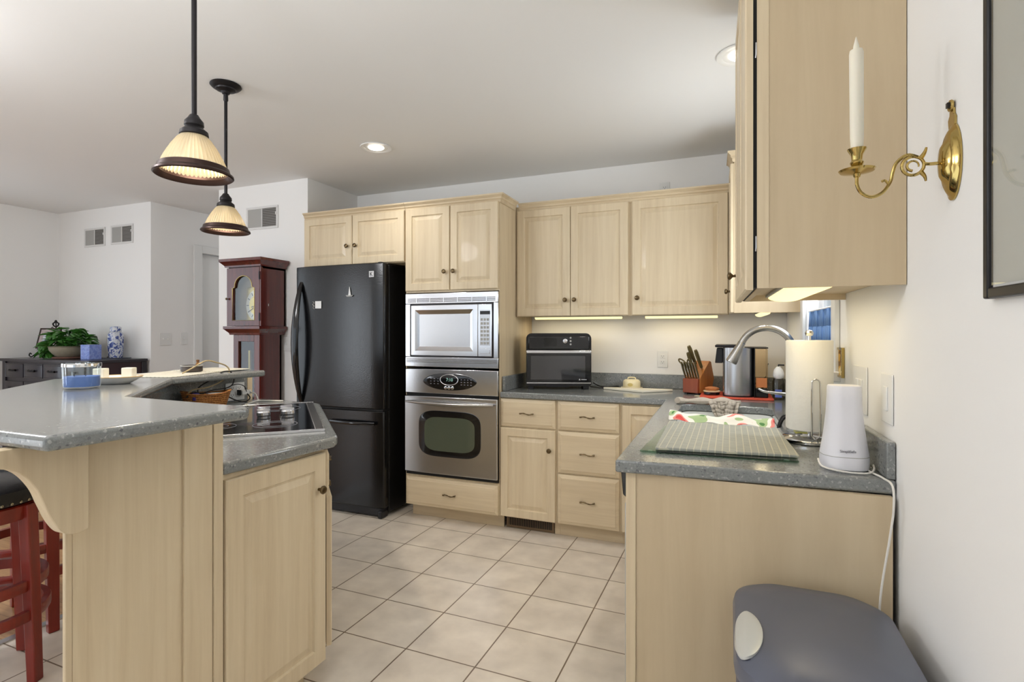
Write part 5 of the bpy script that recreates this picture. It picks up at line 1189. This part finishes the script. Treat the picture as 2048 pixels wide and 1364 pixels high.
MB().lathe([(0.040, 0), (0.040, 0.004), (0, 0.005)], 36, TR(0.232, 0.074, 1.700) @ RX(PI/2)).build('moon_disc', 'dial', dl)
MB().tube(smooth_path([(0.150, 0.068, 1.650), (0.190, 0.066, 1.660), (0.232, 0.066, 1.648), (0.275, 0.066, 1.660), (0.315, 0.068, 1.650)], 5), 0.004, 6).build('spandrel', 'gold', dl)
HC = [(0.0, 1.800), (0.010, 1.800), (0.012, 1.812), (0.035, 1.838), (0.040, 1.842), (0.040, 1.862), (0.0, 1.862)]
MB().sweep([(0, 0.236), (0, -0.006), (W4, -0.006), (W4, 0.236)], HC).box(0, W4, -0.006, 0.236, 1.8005, 1.8615).build('hood_cornice', 'cherry', GC, sharp=20)
MC = [(0.0, 1.285), (0.004, 1.285), (0.008, 1.300), (0.030, 1.325), (0.036, 1.330), (0.036, 1.350), (0.0, 1.350)]
X0, X1 = 0.045, 0.328
MB().sweep([(0.03, 0.236), (0.03, 0.0), (X1, 0.0), (X1, 0.236)], MC).box(0.03, X1, 0.0, 0.236, 1.286, 1.3495).build('waist_moulding', 'cherry', GC, sharp=20)
MB().box(X0+0.012, X0+0.024, 0.030, 0.20, 0.50, 1.285).box(X1-0.012, X1, 0.012, 0.21, 0.50, 1.285).box(X0+0.02, X1, 0.195, 0.21, 0.50, 1.285).build('waist_case', 'cherry', GC)
wf = MB().box(X0+0.012, X0+0.062, 0.004, 0.030, 0.50, 1.285).box(X1-0.060, X1-0.006, 0.004, 0.030, 0.50, 1.285).box(X0+0.062, X1-0.060, 0.004, 0.030, 1.235, 1.285).box(X0+0.062, X1-0.060, 0.004, 0.030, 0.50, 0.55)
wd_ = wf.build('waist_door', 'cherry', GC, bevel=0.002)
MB().box(X0+0.058, X1-0.058, 0.018, 0.020, 0.545, 1.24).build('glass', 'glass', wd_)
for k, (x, z1_) in enumerate(((0.130, 1.165), (0.190, 1.24), (0.225, 1.24))):
    MB().tube([(x, 0.090, z1_-0.001), (x, 0.090, 0.66)], 0.014 if k != 1 else 0.005, 16).build('chime_weight' if k != 1 else 'pendulum_rod', 'gold', GC)
MB().lathe([(0.055, 0), (0.055, 0.004), (0, 0.008)], 36, TR(0.19, 0.092, 0.64) @ RX(PI/2)).build('pendulum_bob', 'gold', GC)
MB().box(0.0, W4, -0.005, 0.236, 0.06, 0.46).build('base_case', 'cherry', GC, bevel=0.003)
MB().sweep([(0.02, 0.236), (0.02, 0.01), (W4-0.012, 0.01), (W4-0.012, 0.236)], [(0, 0.46), (0.018, 0.46), (0.018, 0.475), (0.0, 0.50)]).box(0.02, W4-0.012, 0.01, 0.236, 0.4605, 0.499).build('base_moulding', 'cherry', GC)
MB().sweep([(0, 0.236), (0, -0.005), (W4, -0.005), (W4, 0.236)], [(0, 0.0), (0.014, 0.0), (0.014, 0.07), (0.0, 0.09)]).box(0, W4, -0.005, 0.236, 0.001, 0.06).build('plinth', 'cherry', GC)

# ================================================================ sideboard and its things
SB = thing('sideboard', 'dark espresso sideboard with small drawers against the far left wall', 'sideboard', (-6.175, 2.83, 0))
W5, D5, ZT = 1.262, 0.475, 1.068
MB().box(-0.015, W5+0.012, -0.012, D5, ZT-0.025, ZT).build('top', 'espresso', SB, bevel=0.003)
MB().box(0.03, W5-0.03, 0.012, D5-0.01, 0.12, ZT-0.0255).build('case', 'espresso', SB)
MB().box(W5-0.0298, W5-0.010, 0.045, D5-0.045, 0.14, ZT-0.026).build('end_panel', 'espresso_red', SB)
for (x, y) in ((0.0, 0.0), (W5-0.045, 0.0), (0.0, D5-0.045), (W5-0.045, D5-0.045)):
    MB().box(x, x+0.045, y, y+0.045, 0.0, ZT-0.0255).build('leg', 'espresso', SB, bevel=0.002)
nd = 4
for i in range(nd):
    x0_ = 0.055+i*(W5-0.11)/nd; w_ = (W5-0.11)/nd-0.012
    dd_ = MB().rect_relief(w_, 0.125, [(0, 0.012), (0, -0.004), (0.006, -0.006), (0.010, -0.003), (0.014, -0.005)]).build('drawer', 'espresso', SB, (x0_, 0.0, 0.900))
    MB().tube([(w_/2-0.045, -0.016, 0.065), (w_/2-0.02, -0.024, 0.062), (w_/2+0.02, -0.024, 0.062), (w_/2+0.045, -0.016, 0.065)], [0.010, 0.006, 0.006, 0.010], 10).tube([(w_/2, -0.005, 0.062), (w_/2, -0.024, 0.062)], 0.007, 8).build('handle', 'iron', dd_)
    MB().rect_relief(w_, 0.70, [(0, 0.012), (0, -0.004), (0.045, -0.004), (0.05, 0.004), (0.06, 0.004)]).build('door', 'espresso', SB, (x0_, 0.0, 0.165))
SZ = ZT+0.0005
# plant
pt = thing('pothos_plant', 'bushy green trailing pothos plant in a grey stoneware bowl on the sideboard', 'plant', (-5.53, 3.02, SZ)); pt.scale = (0.78, 0.78, 0.82)
MB().lathe([(0.135, 0), (0.155, 0.006), (0.160, 0.016), (0.145, 0.020), (0.0, 0.018)], 40).build('saucer', 'terra', pt)
MB().lathe([(0.105, 0.020), (0.112, 0.022), (0.150, 0.050), (0.185, 0.095), (0.190, 0.125), (0.198, 0.132), (0.186, 0.138), (0.176, 0.120), (0.0, 0.112)], 48).build('bowl', 'clay', pt)
rnd = random.Random(11)
lf = MB(); stm = MB()
def leaf(mbb, p, yaw, pitch, s):
    mx = TR(*p) @ RZ(yaw) @ RX(pitch)
    out = [(0, 0), (0.30, 0.06), (0.46, 0.28), (0.40, 0.55), (0.20, 0.82), (0.0, 1.08)]
    rows = []
    for k in range(6):
        w_, l_ = out[k][0], out[k][1]
        dz = -0.28*(l_**2)*0.6
        rows.append([(-w_*s*0.9, l_*s, (dz+w_*0.35)*s), (0, l_*s, dz*s), (w_*s*0.9, l_*s, (dz+w_*0.35)*s)])
    vs = [q for r in rows for q in r]; fs = []
    for k in range(5):
        for c in range(2): fs.append((k*3+c, k*3+c+1, (k+1)*3+c+1, (k+1)*3+c))
    mbb.add(vs, fs, mx)
for i in range(120):
    a = rnd.uniform(0, 2*PI); r = rnd.uniform(0.02, 0.24)**1.0; h = 0.14+rnd.uniform(0.02, 0.20)*(1-(r/0.30)**2)
    p = (r*math.cos(a)*1.15, r*math.sin(a)*0.8, h)
    leaf(lf, p, a-PI/2+rnd.uniform(-0.6, 0.6), rnd.uniform(-0.5, 0.5), rnd.uniform(0.08, 0.135))
    stm.tube([(p[0]*0.3, p[1]*0.3, 0.115), (p[0]*0.7, p[1]*0.7, h*0.85), p], 0.0025, 5)
for i in range(46):
    tt = rnd.random(); x = -0.20-0.10*rnd.random(); z = 0.03+0.16*tt
    p = (x, -0.06-0.06*rnd.random(), z)
    leaf(lf, p, rnd.uniform(0, 2*PI), rnd.uniform(-1.0, 0.0), rnd.uniform(0.07, 0.11))
stm.tube(smooth_path([(-0.12, -0.05, 0.13), (-0.20, -0.09, 0.15), (-0.25, -0.10, 0.09), (-0.26, -0.10, 0.02)], 6), 0.004, 6)
lf.v = [(v[0], v[1], max(v[2], 0.004)) for v in lf.v]
fo = lf.build('foliage', 'leaf', pt); fo.modifiers.new('thick', 'SOLIDIFY').thickness = 0.0012
stm.build('stems', 'leaf', pt)
# easel with small framed photo
es = thing('picture_easel', 'black wrought iron scroll easel on the left of the sideboard', 'easel', (-6.0, 3.10, SZ), 0.15); es.scale = (0.8, 0.8, 0.8)
ir = MB()
ir.tube([(-0.10, 0.02, 0.01), (0.0, 0.09, 0.30)], 0.005, 8).tube([(0.10, 0.02, 0.01), (0.0, 0.09, 0.30)], 0.005, 8).tube([(0, 0.17, 0.005), (0.0, 0.09, 0.30)], 0.005, 8)
ir.tube([(-0.15, 0.0, 0.095), (0.15, 0.0, 0.095)], 0.005, 8)
for s in (-1, 1):
    ir.tube(smooth_path([(s*0.075, 0.03, 0.095), (s*0.08, -0.03, 0.085), (s*0.13, -0.06, 0.03), (s*0.18, -0.06, 0.008), (s*0.21, -0.06, 0.025), (s*0.195, -0.06, 0.050), (s*0.175, -0.06, 0.038)], 5), 0.006, 8)
    ir.tube(smooth_path([(s*0.02, 0.085, 0.30), (s*0.05, 0.085, 0.32), (s*0.07, 0.085, 0.345), (s*0.05, 0.085, 0.36), (s*0.04, 0.085, 0.345)], 5), 0.004, 8)
    ir.tube(smooth_path([(0, 0.085, 0.36), (s*0.03, 0.085, 0.375), (s*0.045, 0.085, 0.40), (s*0.02, 0.085, 0.415), (0, 0.085, 0.44)], 5), 0.008, 8)
    ir.tube(smooth_path([(s*0.01, -0.012, 0.10), (s*0.03, -0.014, 0.135), (s*0.06, -0.014, 0.13), (s*0.055, -0.014, 0.11)], 5), 0.004, 8)
ir.tube([(0, 0.09, 0.29), (0, 0.085, 0.44)], 0.006, 8)
ir.build('scrollwork', 'iron', es)
pf = thing('framed_photo', 'small dark-framed landscape picture leaning on the iron easel', 'picture', (-6.0, 3.082, SZ+0.082), 0.15); pf.scale = (0.85, 0.85, 0.85)
pf.rotation_euler = (-0.24, 0, 0.15)
MB().box(-0.150, -0.134, -0.008, 0.008, 0, 0.235).box(0.134, 0.150, -0.008, 0.008, 0, 0.235).box(-0.134, 0.134, -0.008, 0.008, 0, 0.016).box(-0.134, 0.134, -0.008, 0.008, 0.219, 0.235).build('frame', mat('brown_frame', (56, 38, 34), 0.4), pf)
MB().box(-0.134, 0.134, -0.003, 0.004, 0.016, 0.219).build('mat_board', 'pinkmat', pf)
MB().box(-0.080, 0.080, -0.0038, -0.003, 0.062, 0.170).build('print', 'photo', pf)
# jar, shell, tissue box, coaster
gj = thing('ginger_jar', 'blue and white porcelain ginger jar with lid at the right of the sideboard', 'jar', (-5.165, 3.19, SZ+0.006)); gj.scale = (0.72, 0.72, 0.88)
MB().lathe([(0.066, 0), (0.070, 0.004), (0.074, 0.02), (0.082, 0.10), (0.086, 0.20), (0.083, 0.235), (0.066, 0.262), (0.052, 0.268), (0.0, 0.268)], 48).build('body', 'bluewhite', gj)
MB().lathe([(0.060, 0.268), (0.062, 0.270), (0.062, 0.305), (0.055, 0.318), (0.030, 0.324), (0.0, 0.325)], 40).build('lid', 'bluewhite', gj)
tag(MB().lathe([(0.115, 0), (0.118, 0.002), (0.118, 0.005), (0.0, 0.0055)], 36).build('coaster', mat('dark_trivet', (70, 72, 84), 0.5), None, (-5.15, 3.18, SZ)), 'dark round trivet beneath the ginger jar on the sideboard', 'trivet')
wh = thing('white_shell', 'white rounded shell ornament between the plant and the ginger jar', 'ornament', (-5.31, 3.24, SZ)); wh.scale = (0.75, 0.75, 0.9)
MB().lathe([(0.0, -0.020), (0.05, -0.018), (0.085, -0.006), (0.088, 0.004), (0.05, 0.016), (0.0, 0.020)], 36, TR(0, 0, 0.180) @ RX(PI/2) @ RZ(0.5), ripple=2, amp=0.05).build('shell', mat('pearl_white', (226, 218, 214), 0.3, coat=0.4, var=0.06, vscale=20), wh)
MB().lathe([(0.045, 0), (0.045, 0.008), (0.010, 0.03), (0.010, 0.10)], 20).build('stand', 'iron', wh)
tb = thing('tissue_box', 'square blue patterned tissue box at the front of the sideboard', 'tissue box', (-5.195, 2.955, SZ), 0.08); tb.scale = (0.9, 0.9, 0.95)
MB().box(-0.060, 0.060, 0, 0.115, 0, 0.135).build('box', 'tissue', tb, bevel=0.002)
MB().lathe([(0.035, 0.1353), (0.035, 0.1362), (0.0, 0.1364)], 24, TR(0, 0.057, 0), sx=1.2, sy=0.7).build('opening', 'white', tb)
